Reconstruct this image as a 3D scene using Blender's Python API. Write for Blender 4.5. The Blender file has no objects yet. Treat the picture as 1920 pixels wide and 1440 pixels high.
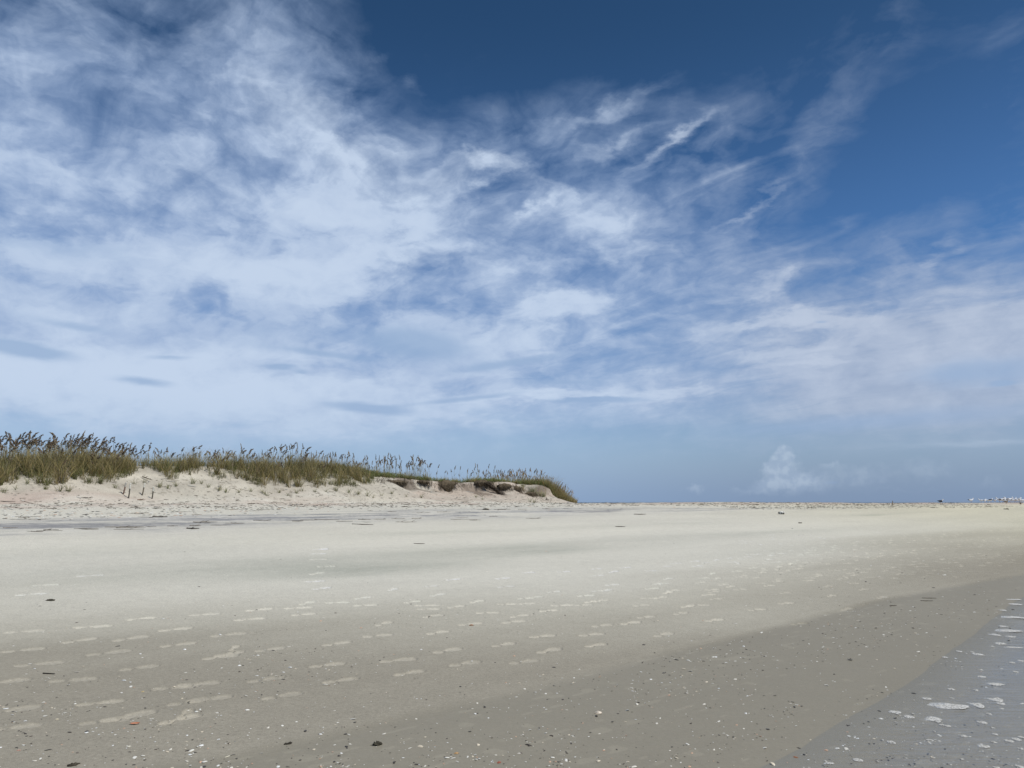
import bpy, math, random
import numpy as np
from math import radians, sin, cos, tan, atan, atan2, asin, pi, degrees

scene = bpy.context.scene
col = scene.collection
random.seed(7)
rng = np.random.default_rng(11)

# ------------------------------------------------------------------ camera
EYE = 1.75                       # eye height above mean water (m)
F_PX = 1450.0                    # focal length in pixels of the 1920 wide photograph
PITCH = atan((941 - 720) / F_PX)
cam = bpy.data.cameras.new("camera")
cam.sensor_width = 36.0
cam.lens = 36.0 * F_PX / 1920.0
cam.clip_start = 0.05
cam.clip_end = 60000
cam_ob = bpy.data.objects.new("camera", cam)
cam_ob.location = (0, 0, EYE)
cam_ob.rotation_euler = (pi / 2 + PITCH, 0, 0)
col.objects.link(cam_ob)
scene.camera = cam_ob

# ------------------------------------------------------------------ light and exposure
SUN_EL, SUN_AZ = 54.0, 118.0     # degrees; azimuth clockwise from the view direction
sun = bpy.data.lights.new("sun", 'SUN')
sun.energy = 3.6
sun.angle = radians(0.5)
sun.color = (1.0, 0.96, 0.89)
sun_ob = bpy.data.objects.new("sun", sun)
sun_ob.rotation_euler = (radians(90 - SUN_EL), 0, radians(180 - SUN_AZ))
sun_ob.location = (20, -10, 30)
col.objects.link(sun_ob)
vs = scene.view_settings
vs.view_transform = 'Standard'
vs.look = 'None'
vs.gamma = 1.0
vs.use_curve_mapping = False
vs.exposure = 0.0


def lin(c):
    c = c / 255.0
    return c / 12.92 if c <= 0.04045 else ((c + 0.055) / 1.055) ** 2.4


def rgb(r, g, b, k=1.0):
    return (lin(r) * k, lin(g) * k, lin(b) * k, 1.0)


def px_ray(px, py):
    """world direction of a place in the photograph (1920x1440)"""
    px = np.asarray(px, float); py = np.asarray(py, float)
    cx = (px - 960) / F_PX; cy = (720 - py) / F_PX
    X = cx
    Y = cos(PITCH) - cy * sin(PITCH)
    Z = sin(PITCH) + cy * cos(PITCH)
    return X, Y, Z


def px_azel(px, py):
    X, Y, Z = px_ray(px, py)
    return float(np.degrees(np.arctan2(X, Y))), float(np.degrees(np.arctan2(Z, np.hypot(X, Y))))


# ------------------------------------------------------------------ sky: daylight sky with layered cloud
world = bpy.data.worlds.new("World")
scene.world = world
world.use_nodes = True
world.cycles.sampling_method = 'MANUAL'
world.cycles.sample_map_resolution = 256
wt = world.node_tree
for n_ in list(wt.nodes):
    wt.nodes.remove(n_)
SKY_K = 0.10                     # Background strength


class NT:
    def __init__(self, tree):
        self.t = tree

    def new(self, kind, **kw):
        n = self.t.nodes.new(kind)
        for k, v in kw.items():
            setattr(n, k, v)
        return n

    def put(self, sock, v):
        if hasattr(v, "is_output") or hasattr(v, "links"):
            self.t.links.new(v, sock)
        else:
            sock.default_value = v

    def math(self, op, a, b=None, c=None, clamp=False):
        n = self.new('ShaderNodeMath', operation=op, use_clamp=clamp)
        self.put(n.inputs[0], a)
        if b is not None: self.put(n.inputs[1], b)
        if c is not None: self.put(n.inputs[2], c)
        return n.outputs[0]

    def vmath(self, op, a, b=None, scale=None, out=0):
        n = self.new('ShaderNodeVectorMath', operation=op)
        self.put(n.inputs[0], a)
        if b is not None: self.put(n.inputs[1], b)
        if scale is not None: self.put(n.inputs['Scale'], scale)
        return n.outputs[out]

    def vmath_add_chain(self, acc, vec):
        """vec again, evaluated after acc: keeps the shader's working memory small"""
        n = self.new('ShaderNodeVectorMath', operation='MULTIPLY_ADD')
        self.put(n.inputs[0], acc)
        n.inputs[1].default_value = (1e-7, 1e-7, 1e-7)
        self.put(n.inputs[2], vec)
        return n.outputs[0]

    def noise(self, vec, scale, detail=6, rough=0.55, dist=0.0, lac=2.0, out=0, dims='2D'):
        n = self.new('ShaderNodeTexNoise', noise_dimensions=dims)
        self.put(n.inputs['Vector'], vec)
        n.inputs['Scale'].default_value = scale
        n.inputs['Detail'].default_value = detail
        n.inputs['Roughness'].default_value = rough
        n.inputs['Lacunarity'].default_value = lac
        n.inputs['Distortion'].default_value = dist
        return n.outputs[out]

    def remap(self, v, a, b, c=0.0, d=1.0, smooth=True):
        n = self.new('ShaderNodeMapRange', interpolation_type='SMOOTHSTEP' if smooth else 'LINEAR')
        self.put(n.inputs['Value'], v)
        for k, x in (('From Min', a), ('From Max', b), ('To Min', c), ('To Max', d)):
            self.put(n.inputs[k], x)
        return n.outputs['Result']

    def mapping(self, vec, loc=(0, 0, 0), rot=0.0, scale=(1, 1, 1), kind='POINT'):
        n = self.new('ShaderNodeMapping', vector_type=kind)
        self.put(n.inputs['Vector'], vec)
        n.inputs['Location'].default_value = loc
        n.inputs['Rotation'].default_value = (0, 0, rot)
        n.inputs['Scale'].default_value = scale
        return n.outputs[0]

    def mix(self, fac, a, b, blend='MIX'):
        n = self.new('ShaderNodeMix', data_type='RGBA', blend_type=blend)
        self.put(n.inputs[0], fac)
        self.put(n.inputs[6], a)
        self.put(n.inputs[7], b)
        return n.outputs[2]

    def comb(self, x, y, z):
        n = self.new('ShaderNodeCombineXYZ')
        for s, v in zip(n.inputs, (x, y, z)): self.put(s, v)
        return n.outputs[0]


W = NT(wt)
tc = W.new('ShaderNodeTexCoord')
DIR = tc.outputs['Generated']
sp = W.new('ShaderNodeSeparateXYZ')
wt.links.new(DIR, sp.inputs[0])
dx, dy, dz = sp.outputs
AZ = W.math('MULTIPLY', W.math('ARCTAN2', dx, dy), 180 / pi)
EL = W.math('MULTIPLY', W.math('ARCSINE', dz), 180 / pi)
AE = W.comb(AZ, EL, 0.0)
den = W.math('ADD', W.math('MAXIMUM', dz, 0.0), 0.13)
Q = W.comb(W.math('DIVIDE', dx, den), W.math('DIVIDE', dy, den), 0.0)      # a cloud deck seen in perspective


def centred(vec_color, amp):
    return W.vmath('MULTIPLY', W.vmath('SUBTRACT', vec_color, (0.5, 0.5, 0.5)), amp)


w1 = centred(W.noise(Q, 2.2, 3, 0.55, out=1), (7.0, 5.0, 0.0))
w2 = centred(W.noise(Q, 8.0, 6, 0.62, out=1), (4.2, 2.9, 0.0))
# warp shrinks towards the horizon, where the deck is far away
wk = W.remap(EL, 1.0, 24.0, 0.22, 1.0)
WARP = W.vmath('SCALE', W.vmath('ADD', w1, w2), scale=wk)
AEW = W.vmath('ADD', AE, WARP)
AEt = W.vmath('ADD', AE, W.vmath('SCALE', WARP, scale=0.20))
AEs = W.vmath('ADD', AE, W.vmath('SCALE', WARP, scale=0.45))


def blob(vec, px, py, sx, sy, rot=0.0):
    """soft patch of sky, given where it stands in the photograph (pixels) and its half sizes; rot in degrees, + = rising to the right"""
    a0, e0 = px_azel(px, py)
    ax, ex = px_azel(px + 8, py); ay, ey = px_azel(px, py - 8)
    kx = abs(ax - a0) / 8; ky = abs(ey - e0) / 8
    m = W.mapping(vec, (a0, e0, 0), radians(rot), (sx * kx, sy * ky, 1), 'TEXTURE')
    d2 = W.vmath('DOT_PRODUCT', m, m, out=1)
    return W.math('POWER', 0.36788, d2)


def field(vec, items):
    acc = None
    for it in items:
        px, py, sx, sy, rot, amp = it
        v = vec if acc is None else W.vmath_add_chain(acc, vec)
        b = blob(v, px, py, sx, sy, rot)
        acc = W.math('MULTIPLY', b, amp) if acc is None else W.math('MULTIPLY_ADD', b, amp, acc)
    return acc

#SKYTABLES
veil_items = [   # px, py, half width, half height, tilt, amount
    (330, 480, 540, 240, 0, 1.08),
    (200, 120, 420, 230, 20, 0.68),
    (560, 130, 150, 170, 20, 0.40),
    (590, 330, 150, 140, 0, 0.34),
    (1000, 215, 270, 75, 14, 0.26),
    (880, 250, 130, 60, 20, 0.12),
    (450, 730, 820, 165, 0, 1.0),
    (1130, 520, 330, 150, 12, 0.60),
    (1010, 350, 280, 130, 10, 0.26),
    (1240, 320, 280, 100, 25, 0.30),
    (1570, 190, 280, 60, 52, 0.22),
    (1920, 650, 460, 200, 10, 1.05),
    (1500, 710, 560, 120, 0, 0.80),
    (1480, 550, 260, 80, 16, 0.42),
    (1300, 440, 180, 70, 14, 0.16),
    (60, 620, 300, 120, 0, 0.30),
    # gaps of open blue
    (1120, 20, 420, 150, 0, -0.34),
    (850, 70, 170, 190, 0, -0.26),
    (1640, 360, 240, 110, 20, -0.28),
    (830, 492, 95, 20, 5, -0.45),
    (985, 335, 70, 24, 15, -0.25),
    (340, 40, 170, 28, 25, -0.25),
    (190, 235, 80, 60, 45, -0.22),
    (390, 585, 40, 12, 0, -0.18),
    (660, 585, 80, 12, 4, -0.20),
    (260, 560, 190, 30, -4, -0.22),
    (1590, 505, 130, 22, 14, -0.14),
    (1195, 622, 34, 9, 0, -0.28),
]
bright_items = [
    (560, 215, 150, 46, -20, 0.42),
    (660, 300, 90, 36, -12, 0.50),
    (630, 370, 140, 46, 10, 0.42),
    (690, 490, 170, 40, 6, 0.60),
    (430, 525, 300, 34, 0, 0.40),
    (900, 306, 56, 22, -6, 0.72),
    (815, 335, 60, 30, -10, 0.35),
    (790, 400, 120, 30, 0, 0.32),
    (1245, 262, 70, 14, 32, 0.70),
    (1150, 258, 90, 16, 22, 0.38),
    (1110, 195, 140, 16, 14, 0.26),
    (1405, 375, 80, 11, 32, 0.45),
    (1340, 330, 60, 18, 20, 0.24),
    (1010, 395, 60, 9, 28, 0.30),
    (1140, 415, 140, 60, -20, 0.32),
    (1080, 490, 150, 18, 4, 0.34),
    (1060, 560, 120, 30, 0, 0.36),
    (1020, 600, 130, 40, 0, 0.36),
    (1420, 545, 90, 20, 22, 0.40),
    (1480, 605, 160, 16, 4, 0.42),
    (1490, 660, 110, 14, 2, 0.42),
    (1530, 682, 60, 6, 0, 0.40),
    (1180, 742, 200, 7, 0, 0.34),
    (1000, 742, 160, 7, 3, 0.30),
    (830, 640, 120, 18, 0, 0.26),
    (1600, 405, 34, 34, 50, 0.20),
    (1670, 40, 80, 30, 60, 0.10),
    (1040, 20, 60, 40, 60, 0.12),
    (735, 100, 40, 14, 20, 0.16),
    (1000, 110, 140, 40, 20, 0.10),
    (1690, 252, 40, 10, 10, 0.12),
    (1780, 470, 120, 14, 22, 0.34),
    (790, 155, 26, 26, 50, 0.22),
    (320, 330, 150, 50, 20, 0.24),
    (180, 690, 340, 50, 0, 0.32),
    (520, 730, 320, 40, 0, 0.22),
    (250, 765, 520, 55, 0, 0.42),
    (900, 790, 320, 36, 0, 0.22),
    (1750, 560, 200, 50, 14, 0.22),
]
shade_items = [
    (50, 655, 95, 15, -6, 0.85),
    (140, 610, 90, 9, -4, 0.45),
    (270, 716, 60, 9, -3, 0.60),
    (315, 671, 50, 5, 2, 0.45),
    (525, 688, 36, 6, 0, 0.75),
    (565, 698, 18, 4, 0, 0.5),
    (780, 650, 95, 28, -4, 0.75),
    (620, 665, 110, 7, -5, 0.50),
    (690, 766, 95, 11, -4, 0.75),
    (870, 748, 120, 6, 6, 0.55),
    (1110, 750, 95, 6, 0, 0.75),
    (960, 680, 130, 8, 8, 0.55),
    (1060, 716, 110, 6, 0, 0.50),
    (560, 620, 240, 36, 0, 0.30),
    (1830, 700, 170, 34, 0, 0.55),
    (1880, 718, 22, 4, 0, 0.55),
    (1540, 602, 14, 3, 0, 0.45),
    (150, 470, 230, 40, -4, 0.30),
    (1560, 905, 16, 4, 0, 0.55),
    (1640, 790, 480, 22, 2, 0.40),
]
#ENDTABLES
veil = field(AEs, veil_items)
bright = field(AEW, bright_items)
shade = field(AEt, shade_items)

Qr = W.mapping(Q, (0, 0, 0), radians(-52), (1.5, 0.62, 1), 'TEXTURE')
f_soft = W.noise(Q, 1.5, 7, 0.55, 0.5)
f_fine = W.noise(Qr, 4.2, 7, 0.60, 0.8)
f_puff = W.noise(W.vmath('MULTIPLY', AEs, (0.13, 0.27, 1)), 1.0, 7, 0.58, 0.4)
nk = W.remap(EL, 2.0, 15.0, 0.35, 1.0)                  # texture fades into the far haze
fb = W.math('ADD', W.math('MULTIPLY', W.math('SUBTRACT', f_soft, 0.5), 1.2),
            W.math('ADD', W.math('MULTIPLY', W.math('SUBTRACT', f_fine, 0.5), 0.75),
                   W.math('MULTIPLY', W.math('SUBTRACT', f_puff, 0.5), 1.3)))
fb = W.math('MULTIPLY', fb, nk)
gate = W.remap(W.math('ADD', veil, bright), -0.15, 0.6, 0.24, 1.0)
bill = W.math('SUBTRACT', W.noise(W.vmath('MULTIPLY', AEs, (0.34, 0.50, 1)), 1.0, 7, 0.55, 0.25), 0.5)
dens = W.math('ADD', W.math('ADD', veil, W.math('MULTIPLY', bright, 0.9)), W.math('MULTIPLY', fb, gate))
dens = W.math('MULTIPLY_ADD', bill, W.math('MULTIPLY', W.remap(W.math('ADD', veil, bright), -0.05, 0.5, 0.0, 0.92), W.math('MULTIPLY', W.remap(EL, 4.0, 20.0, 0.25, 1.0), W.remap(EL, 22.0, 36.0, 1.0, 0.55))), dens)
alpha = W.remap(dens, 0.0, 1.25, 0.0, 0.97, smooth=False)
lum = W.remap(W.math('ADD', bright, W.math('ADD', W.math('MULTIPLY_ADD', bill, 0.9, W.math('MULTIPLY', fb, 0.6)), W.math('MULTIPLY', veil, 0.33))), -0.1, 1.0)

sky = W.new('ShaderNodeTexSky', sky_type='NISHITA')
sky.sun_disc = False
sky.sun_elevation = radians(SUN_EL)
sky.sun_rotation = radians(SUN_AZ)
sky.altitude = 0
sky.air_density = 1.0
sky.dust_density = 0.4
sky.ozone_density = 2.2
base_sky = W.mix(1.0, sky.outputs[0], W.mix(W.remap(EL, 13.0, 36.0), (0.43, 0.68, 0.95, 1), (0.22, 0.40, 0.53, 1)), 'MULTIPLY')
# cloud light: bright tops, bluish grey undersides
K = 1.0 / SKY_K
c_cloud = W.mix(lum, W.mix(W.remap(AZ, 4.0, 26.0), rgb(146, 170, 207, K), rgb(150, 168, 197, K)), W.mix(W.remap(AZ, 4.0, 26.0), rgb(197, 213, 235, K), rgb(188, 200, 220, K)))
s1 = W.mix(alpha, base_sky, c_cloud)
# distant haze and stratus towards the horizon
hz = W.remap(W.math('ADD', EL, W.math('MULTIPLY', fb, 2.0)), -1.0, 9.0, 0.95, 0.0)
side = W.remap(AZ, -8.0, 24.0)
c_h = W.mix(side, rgb(176, 198, 223, K), rgb(155, 172, 193, K))
s3 = W.mix(W.math('MULTIPLY', W.remap(W.math('MULTIPLY_ADD', fb, 0.34, shade), 0.10, 0.66), 0.80), W.mix(hz, s1, c_h), rgb(150, 176, 210, K))
low = W.remap(EL, -0.8, 5.0, 0.95, 0.0)
s4 = W.mix(low, s3, W.mix(side, rgb(140, 166, 200, K), rgb(126, 147, 177, K)))
# a far cumulus tower and its neighbours low over the sea
cum_items = [(1472, 848, 17, 15, 0, 1.25), (1470, 880, 36, 24, 0, 0.7), (1440, 868, 18, 12, 0, 0.6), (1500, 905, 66, 24, 0, 0.75), (1430, 915, 40, 18, 0, 0.4),
             (1300, 916, 26, 10, 0, 0.55), (1620, 890, 60, 26, 0, 0.45), (1740, 880, 70, 30, 0, 0.45),
             (1560, 870, 26, 12, 0, 0.40), (1400, 922, 80, 10, 0, 0.35), (1700, 920, 130, 8, 0, 0.25), (1860, 905, 60, 18, 0, 0.35)]
puffv = W.vmath('ADD', AE, centred(W.noise(AE, 1.1, 4, 0.5, out=1), (1.5, 1.5, 0)))
cum = field(puffv, cum_items)
cum_a = W.math('MULTIPLY', W.remap(cum, 0.20, 0.85), W.remap(EL, 0.1, 1.4, 0.0, 1.0))
cl = W.remap(W.noise(AE, 1.3, 3, 0.5), 0.35, 0.65, 0.35, 1.0)
s5 = W.mix(W.math('MULTIPLY', cum_a, 0.58), s4, W.mix(cl, rgb(148, 168, 196, K), rgb(184, 200, 219, K)))
# thin pale band on the right
band = blob(AEs, 1830, 829, 150, 6, 1)
s6 = W.mix(W.math('MULTIPLY', band, 0.28), s5, rgb(186, 202, 222, K))
bg = W.new('ShaderNodeBackground')
bg.inputs['Strength'].default_value = SKY_K
wt.links.new(s6, bg.inputs['Color'])
wo = W.new('ShaderNodeOutputWorld')
wt.links.new(bg.outputs[0], wo.inputs['Surface'])

# ------------------------------------------------------------------ helpers
def smooth(a, b, x):
    t = np.clip((np.asarray(x, float) - a) / (b - a), 0, 1)
    return t * t * (3 - 2 * t)


def _hash(ix, iy, seed):
    h = (ix.astype(np.int64) * 374761393 + iy.astype(np.int64) * 668265263 + seed * 1442695041) & 0x7fffffff
    h = (h ^ (h >> 13)) * 1274126177 & 0x7fffffff
    return ((h ^ (h >> 16)) & 0xffff) / 65535.0


def vnoise(x, y, seed=0):
    x = np.asarray(x, float); y = np.asarray(y, float)
    ix = np.floor(x); iy = np.floor(y)
    fx = x - ix; fy = y - iy
    fx = fx * fx * fx * (fx * (fx * 6 - 15) + 10); fy = fy * fy * fy * (fy * (fy * 6 - 15) + 10)
    ix = ix.astype(np.int64); iy = iy.astype(np.int64)
    a = _hash(ix, iy, seed); b = _hash(ix + 1, iy, seed)
    c = _hash(ix, iy + 1, seed); d = _hash(ix + 1, iy + 1, seed)
    return (a + (b - a) * fx) * (1 - fy) + (c + (d - c) * fx) * fy - 0.5


def fbm(x, y, octaves=4, seed=0, gain=0.5):
    s = 0.0; k = 1.0
    for o in range(octaves):
        s = s + k * vnoise(x, y, seed + o * 17)
        x = x * 2.03 + 11.7; y = y * 2.03 - 5.3
        k *= gain
    return s


def attr(me, name, data, kind='FLOAT', domain='POINT'):
    a = me.attributes.new(name, kind, domain)
    a.data.foreach_set({'FLOAT': 'value', 'FLOAT_COLOR': 'color'}[kind], np.ascontiguousarray(data, np.float32).ravel())


def mesh_np(name, verts, faces, smooth_shade=True):
    """faces: (n,4) or (n,3) int array"""
    me = bpy.data.meshes.new(name)
    verts = np.asarray(verts, np.float32); faces = np.asarray(faces, np.int32)
    k = faces.shape[1]
    me.vertices.add(len(verts)); me.vertices.foreach_set('co', verts.ravel())
    me.loops.add(faces.size); me.loops.foreach_set('vertex_index', faces.ravel())
    me.polygons.add(len(faces))
    me.polygons.foreach_set('loop_start', np.arange(0, faces.size, k, dtype=np.int32))
    me.polygons.foreach_set('loop_total', np.full(len(faces), k, np.int32))
    if smooth_shade:
        me.polygons.foreach_set('use_smooth', np.ones(len(faces), bool))
    me.update(calc_edges=True)
    return me


def link(name, me, mat=None, parent=None, loc=(0, 0, 0)):
    o = bpy.data.objects.new(name, me)
    col.objects.link(o)
    if mat is not None and me is not None and len(me.materials) == 0:
        me.materials.append(mat)
    if parent is not None:
        o.parent = parent
    o.location = loc
    return o


def tag(o, label=None, cat=None, group=None, kind=None):
    if label: o['label'] = label
    if cat: o['category'] = cat
    if group: o['group'] = group
    if kind: o['kind'] = kind
    return o


def material(name):
    m = bpy.data.materials.new(name)
    m.use_nodes = True
    t = m.node_tree
    p = t.nodes['Principled BSDF']
    return m, NT(t), p


# ------------------------------------------------------------------ shape of the shore
# s runs along the shore (away to the right), n runs inland from the waterline at the photographer's feet
A_S = radians(48)
ES = np.array([sin(A_S), cos(A_S)]); EN = np.array([-cos(A_S), sin(A_S)])


def to_sn(x, y): return ES[0] * x + ES[1] * y, EN[0] * x + EN[1] * y
def to_xy(s, n): return ES[0] * s + EN[0] * n, ES[1] * s + EN[1] * n


_pn = np.array([-400, -120, -40, -10, 0, 3, 6, 10, 14, 18, 22, 25, 27, 30, 45, 100, 160, 300, 600.])
_pz = np.array([-9, -4, -1.6, -.34, .06, .17, .33, .60, .92, 1.25, 1.53, 1.665, 1.685, 1.66, 1.30, .5, -.6, -3, -9])
_tn = np.arange(-400, 600, 0.1)
_tz = np.interp(_tn, _pn, _pz)
_k = np.exp(-np.linspace(-2, 2, 31) ** 2); _k /= _k.sum()
_tz[15:-15] = np.convolve(_tz, _k, 'valid')


def prof(nn): return np.interp(nn, _tn, _tz)
def n_scale(s): return 25.0 / (25.0 - 6.5 * smooth(30, 72, s))


N_TOE, N_TOP, N_BACK = 26.3, 31.0, 41.0


def px_on_n(px, py, n):
    """place on the vertical sheet n = const seen at a pixel: s, height"""
    X, Y, Z = px_ray(px, py)
    t = n / (EN[0] * X + EN[1] * Y)
    return (ES[0] * X + ES[1] * Y) * t, EYE + Z * t


_cx = np.array([-260, -120, 0, 120, 250, 330, 450, 560, 620, 700, 780, 850, 900, 950, 1000, 1040, 1066, 1090])
_cy = np.array([868, 872, 873, 868, 876, 874, 881, 878, 884, 893, 900, 907, 903, 906, 910, 922, 934, 942.])
DUNE_S, DUNE_Z = px_on_n(_cx, _cy, N_TOP)
S_SCARP = px_on_n(np.array([680., 730, 1020, 1050]), np.full(4, 920.), N_TOP)[0]
S_END = px_on_n(1078., 941., N_TOP)[0]


def dune_top(s): return np.interp(s, DUNE_S, DUNE_Z)


_us = np.array([-1, 0, .1, .25, .45, .7, .88, 1.0])
_fs = np.array([0, 0, .07, .24, .52, .83, .96, 1.0])
_uc = np.array([-1, 0, .12, .35, .58, .66, .71, .80, 1.0])
_fc = np.array([0, 0, .06, .22, .46, .58, .90, .96, 1.0])


def ground(x, y, fine=True):
    s, n = to_sn(x, y)
    nn = n * n_scale(s)
    z = prof(nn)
    z = z + 0.05 * fbm(s * 0.05, n * 0.16, 3, 3) * smooth(4, 12, n)
    # dune ridge
    se = s * N_TOP / np.clip(n, 20, 46)
    w = (1 - smooth(S_END - 3.0, S_END + .8, se)) * (1 - smooth(90, 140, -s))
    toe = N_TOE + 0.9 * fbm(s * 0.35, 0 * s + 2.2, 3, 8)
    u = (n - toe) / (N_TOP - toe)
    f = np.interp(u, _us, _fs)
    ws = smooth(S_SCARP[0], S_SCARP[1], s) * (1 - smooth(S_SCARP[2], S_SCARP[3], s))
    uj = u + 0.16 * fbm(s * 0.9, n * 0.3, 3, 21)
    f = f * (1 - ws) + np.interp(uj, _uc, _fc) * ws
    back = 1 - smooth(N_TOP + 0.5, N_BACK, n)
    top = dune_top(s) - prof(N_TOP)
    h = np.maximum(top, 0) * f * back * w
    h = h * (1 + 0.10 * fbm(s * 0.45, n * 0.45, 3, 31) * smooth(0.05, 0.4, u) * (1 - smooth(.8, 1.0, u)))
    z = z + h
    onb = smooth(22.5, 25, n) * (1 - smooth(60, 80, n))
    z = z + onb * 0.045 * fbm(s * 1.3, n * 1.3, 3, 41)
    crest = smooth(23, 25, nn) * (1 - smooth(29, 34, nn))
    z = z + crest * 0.05 * fbm(s * 0.22, n * 0.22, 2, 55)
    return z


# ------------------------------------------------------------------ the beach: one sheet, fine where one stands, coarse far away
az_f = np.radians(np.linspace(-37.5, 36.5, 1300))
az_l = np.radians(-37.5) - np.geomspace(0.0012, pi - radians(37.5) - 0.02, 46)[::-1]
az_r = np.radians(36.5) + np.geomspace(0.0012, pi - radians(36.5) - 0.0, 46)
az_all = np.r_[az_l, az_f, az_r]
r = [0.25, 0.6, 1.1, 1.7, 2.3, 2.9, 3.4, 3.8, 4.1, 4.35]
q = 4.5
while q < 900:
    r.append(q)
    d = 0.70 * q * q / (F_PX * 1.6)
    if q > 13: d = min(max(d, 0.05), 0.095) if q < 50 else min(0.095 * 1.035 ** ((q - 50) / .5), 60)
    q += max(d, 0.008)
r = np.array(r)
RR, AA = np.meshgrid(r, az_all, indexing='ij')
GX = RR * np.sin(AA); GY = RR * np.cos(AA)
GZ = ground(GX, GY)
GZ0 = GZ
_ang = (GZ0 - EYE) / RR
_run = np.maximum.accumulate(_ang[8:], axis=0)           # skyline so far along each sight line


def unproject(px, py):
    """ground point seen at a pixel of the photograph (first terrain the sight line meets; above the skyline: the crest)"""
    px = np.atleast_1d(np.asarray(px, float)); py = np.atleast_1d(np.asarray(py, float))
    X, Y, Z = px_ray(px, py)
    az = np.arctan2(X, Y); el = Z / np.hypot(X, Y)
    t = np.empty(len(az))
    for k in range(len(az)):
        j = min(max(int(np.searchsorted(az_all, az[k])), 1), len(az_all) - 1)
        colm = _run[:, j]
        i = int(np.searchsorted(colm, el[k]))
        if i >= len(colm):
            i = int(np.argmax(colm >= colm[-1] - 1e-9))
            t[k] = r[8 + i]
        else:
            i = max(i, 1)
            a0, a1 = colm[i - 1], colm[i]
            f = 0 if a1 - a0 < 1e-9 else (el[k] - a0) / (a1 - a0)
            t[k] = r[8 + i - 1] + f * (r[8 + i] - r[8 + i - 1])
    x = np.sin(az) * t; y = np.cos(az) * t
    return x, y, ground(x, y)


# ------------------------------------------------------------------ lines on the beach, as n over s
def line_sn(pts):
    p = np.array(pts, float)
    x, y, z = unproject(p[:, 0], p[:, 1])
    s, n = to_sn(x, y)
    o = np.argsort(s)
    return s[o], n[o]


SW, NW = line_sn([(1425, 1440), (1505, 1400), (1592, 1346), (1650, 1308), (1720, 1266), (1800, 1206), (1860, 1160), (1919, 1120)])
SB, NB = line_sn([(250, 1440), (430, 1420), (620, 1378), (800, 1335), (1050, 1275), (1300, 1215), (1500, 1165), (1640, 1130), (1760, 1105), (1919, 1078)])
SK, NK = line_sn([(0, 988), (120, 984), (250, 982), (400, 975), (560, 968), (700, 966), (900, 962), (1080, 957)])


def ext(s, S, N, k0=0.0, k1=0.0):
    v = np.interp(s, S, N)
    return v + np.where(s < S[0], (s - S[0]) * k0, 0) + np.where(s > S[-1], (s - S[-1]) * k1, 0)


def n_water(s): return ext(s, SW, NW, 0.10, 0.02) + 0.06 * fbm(s * 0.9, 0 * s, 3, 71)
def n_wet(s): return ext(s, SB, NB, 0.05, 0.01) + 0.10 * fbm(s * 0.7, 0 * s, 3, 72)
def n_streak(s): return ext(s, SK, NK, 0.0, -0.03)


# ------------------------------------------------------------------ footprints (pixel places in the photograph -> prints pressed in the sand)
near_prints = [(45, 1219), (75, 1245), (205, 1224), (138, 1275), (262, 1252), (335, 1209), (6, 1279), (330, 1289), (375, 1282), (190, 1318), (355, 1316),
               (396, 1311), (22, 1332), (200, 1352), (242, 1343), (30, 1364), (415, 1232), (507, 1218), (632, 1207), (500, 1274), (615, 1247), (640, 1276),
               (748, 1238), (768, 1262), (530, 1305), (840, 1220), (945, 1209), (1018, 1193), (873, 1244), (983, 1241), (1030, 1220), (1110, 1190),
               (1118, 1210), (1130, 1173), (1183, 1168), (1212, 1157), (1277, 1150), (1245, 1190), (883, 1170), (822, 1186), (710, 1192), (965, 1166),
               (975, 1155), (1030, 1145), (1055, 1135), (1112, 1128), (1290, 1137), (47, 1184), (175, 1175), (265, 1160), (385, 1152), (487, 1143),
               (150, 1201), (246, 1197), (330, 1180), (430, 1190), (570, 1152), (470, 1161), (60, 1114), (85, 1097), (170, 1079), (560, 1140), (1500, 1170),
               (1340, 1163), (1420, 1143), (1475, 1131), (1560, 1117), (1620, 1105), (1655, 1120), (1590, 1142), (1390, 1105), (1330, 1115)]
trails = [[(560, 1140), (760, 1104), (870, 1088), (1100, 1068), (1300, 1052), (1500, 1033), (1700, 1008), (1910, 992)],
          [(600, 1137), (760, 1126), (860, 1112), (1010, 1096), (1180, 1070), (1420, 1048), (1600, 1028), (1800, 1004)],
          [(640, 1137), (770, 1135), (905, 1130), (1045, 1112), (1230, 1092), (1420, 1066), (1600, 1046), (1910, 1008)],
          [(700, 1180), (840, 1142), (960, 1129), (1140, 1111), (1340, 1086), (1560, 1058), (1750, 1030), (1915, 1018)],
          [(760, 1145), (900, 1145), (1160, 1126), (1370, 1098), (1590, 1072), (1760, 1050), (1915, 1030)],
          [(1100, 1130), (1250, 1118), (1470, 1090), (1640, 1072), (1800, 1046), (1915, 1038)],
          [(1180, 1140), (1420, 1120), (1600, 1092), (1800, 1064), (1915, 1050)]]
PR = []                                           # x, y, heading, strength, length


def add_print(x, y, head, k=1.0, ln=0.29):
    PR.append((x, y, head, k, ln))


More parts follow.
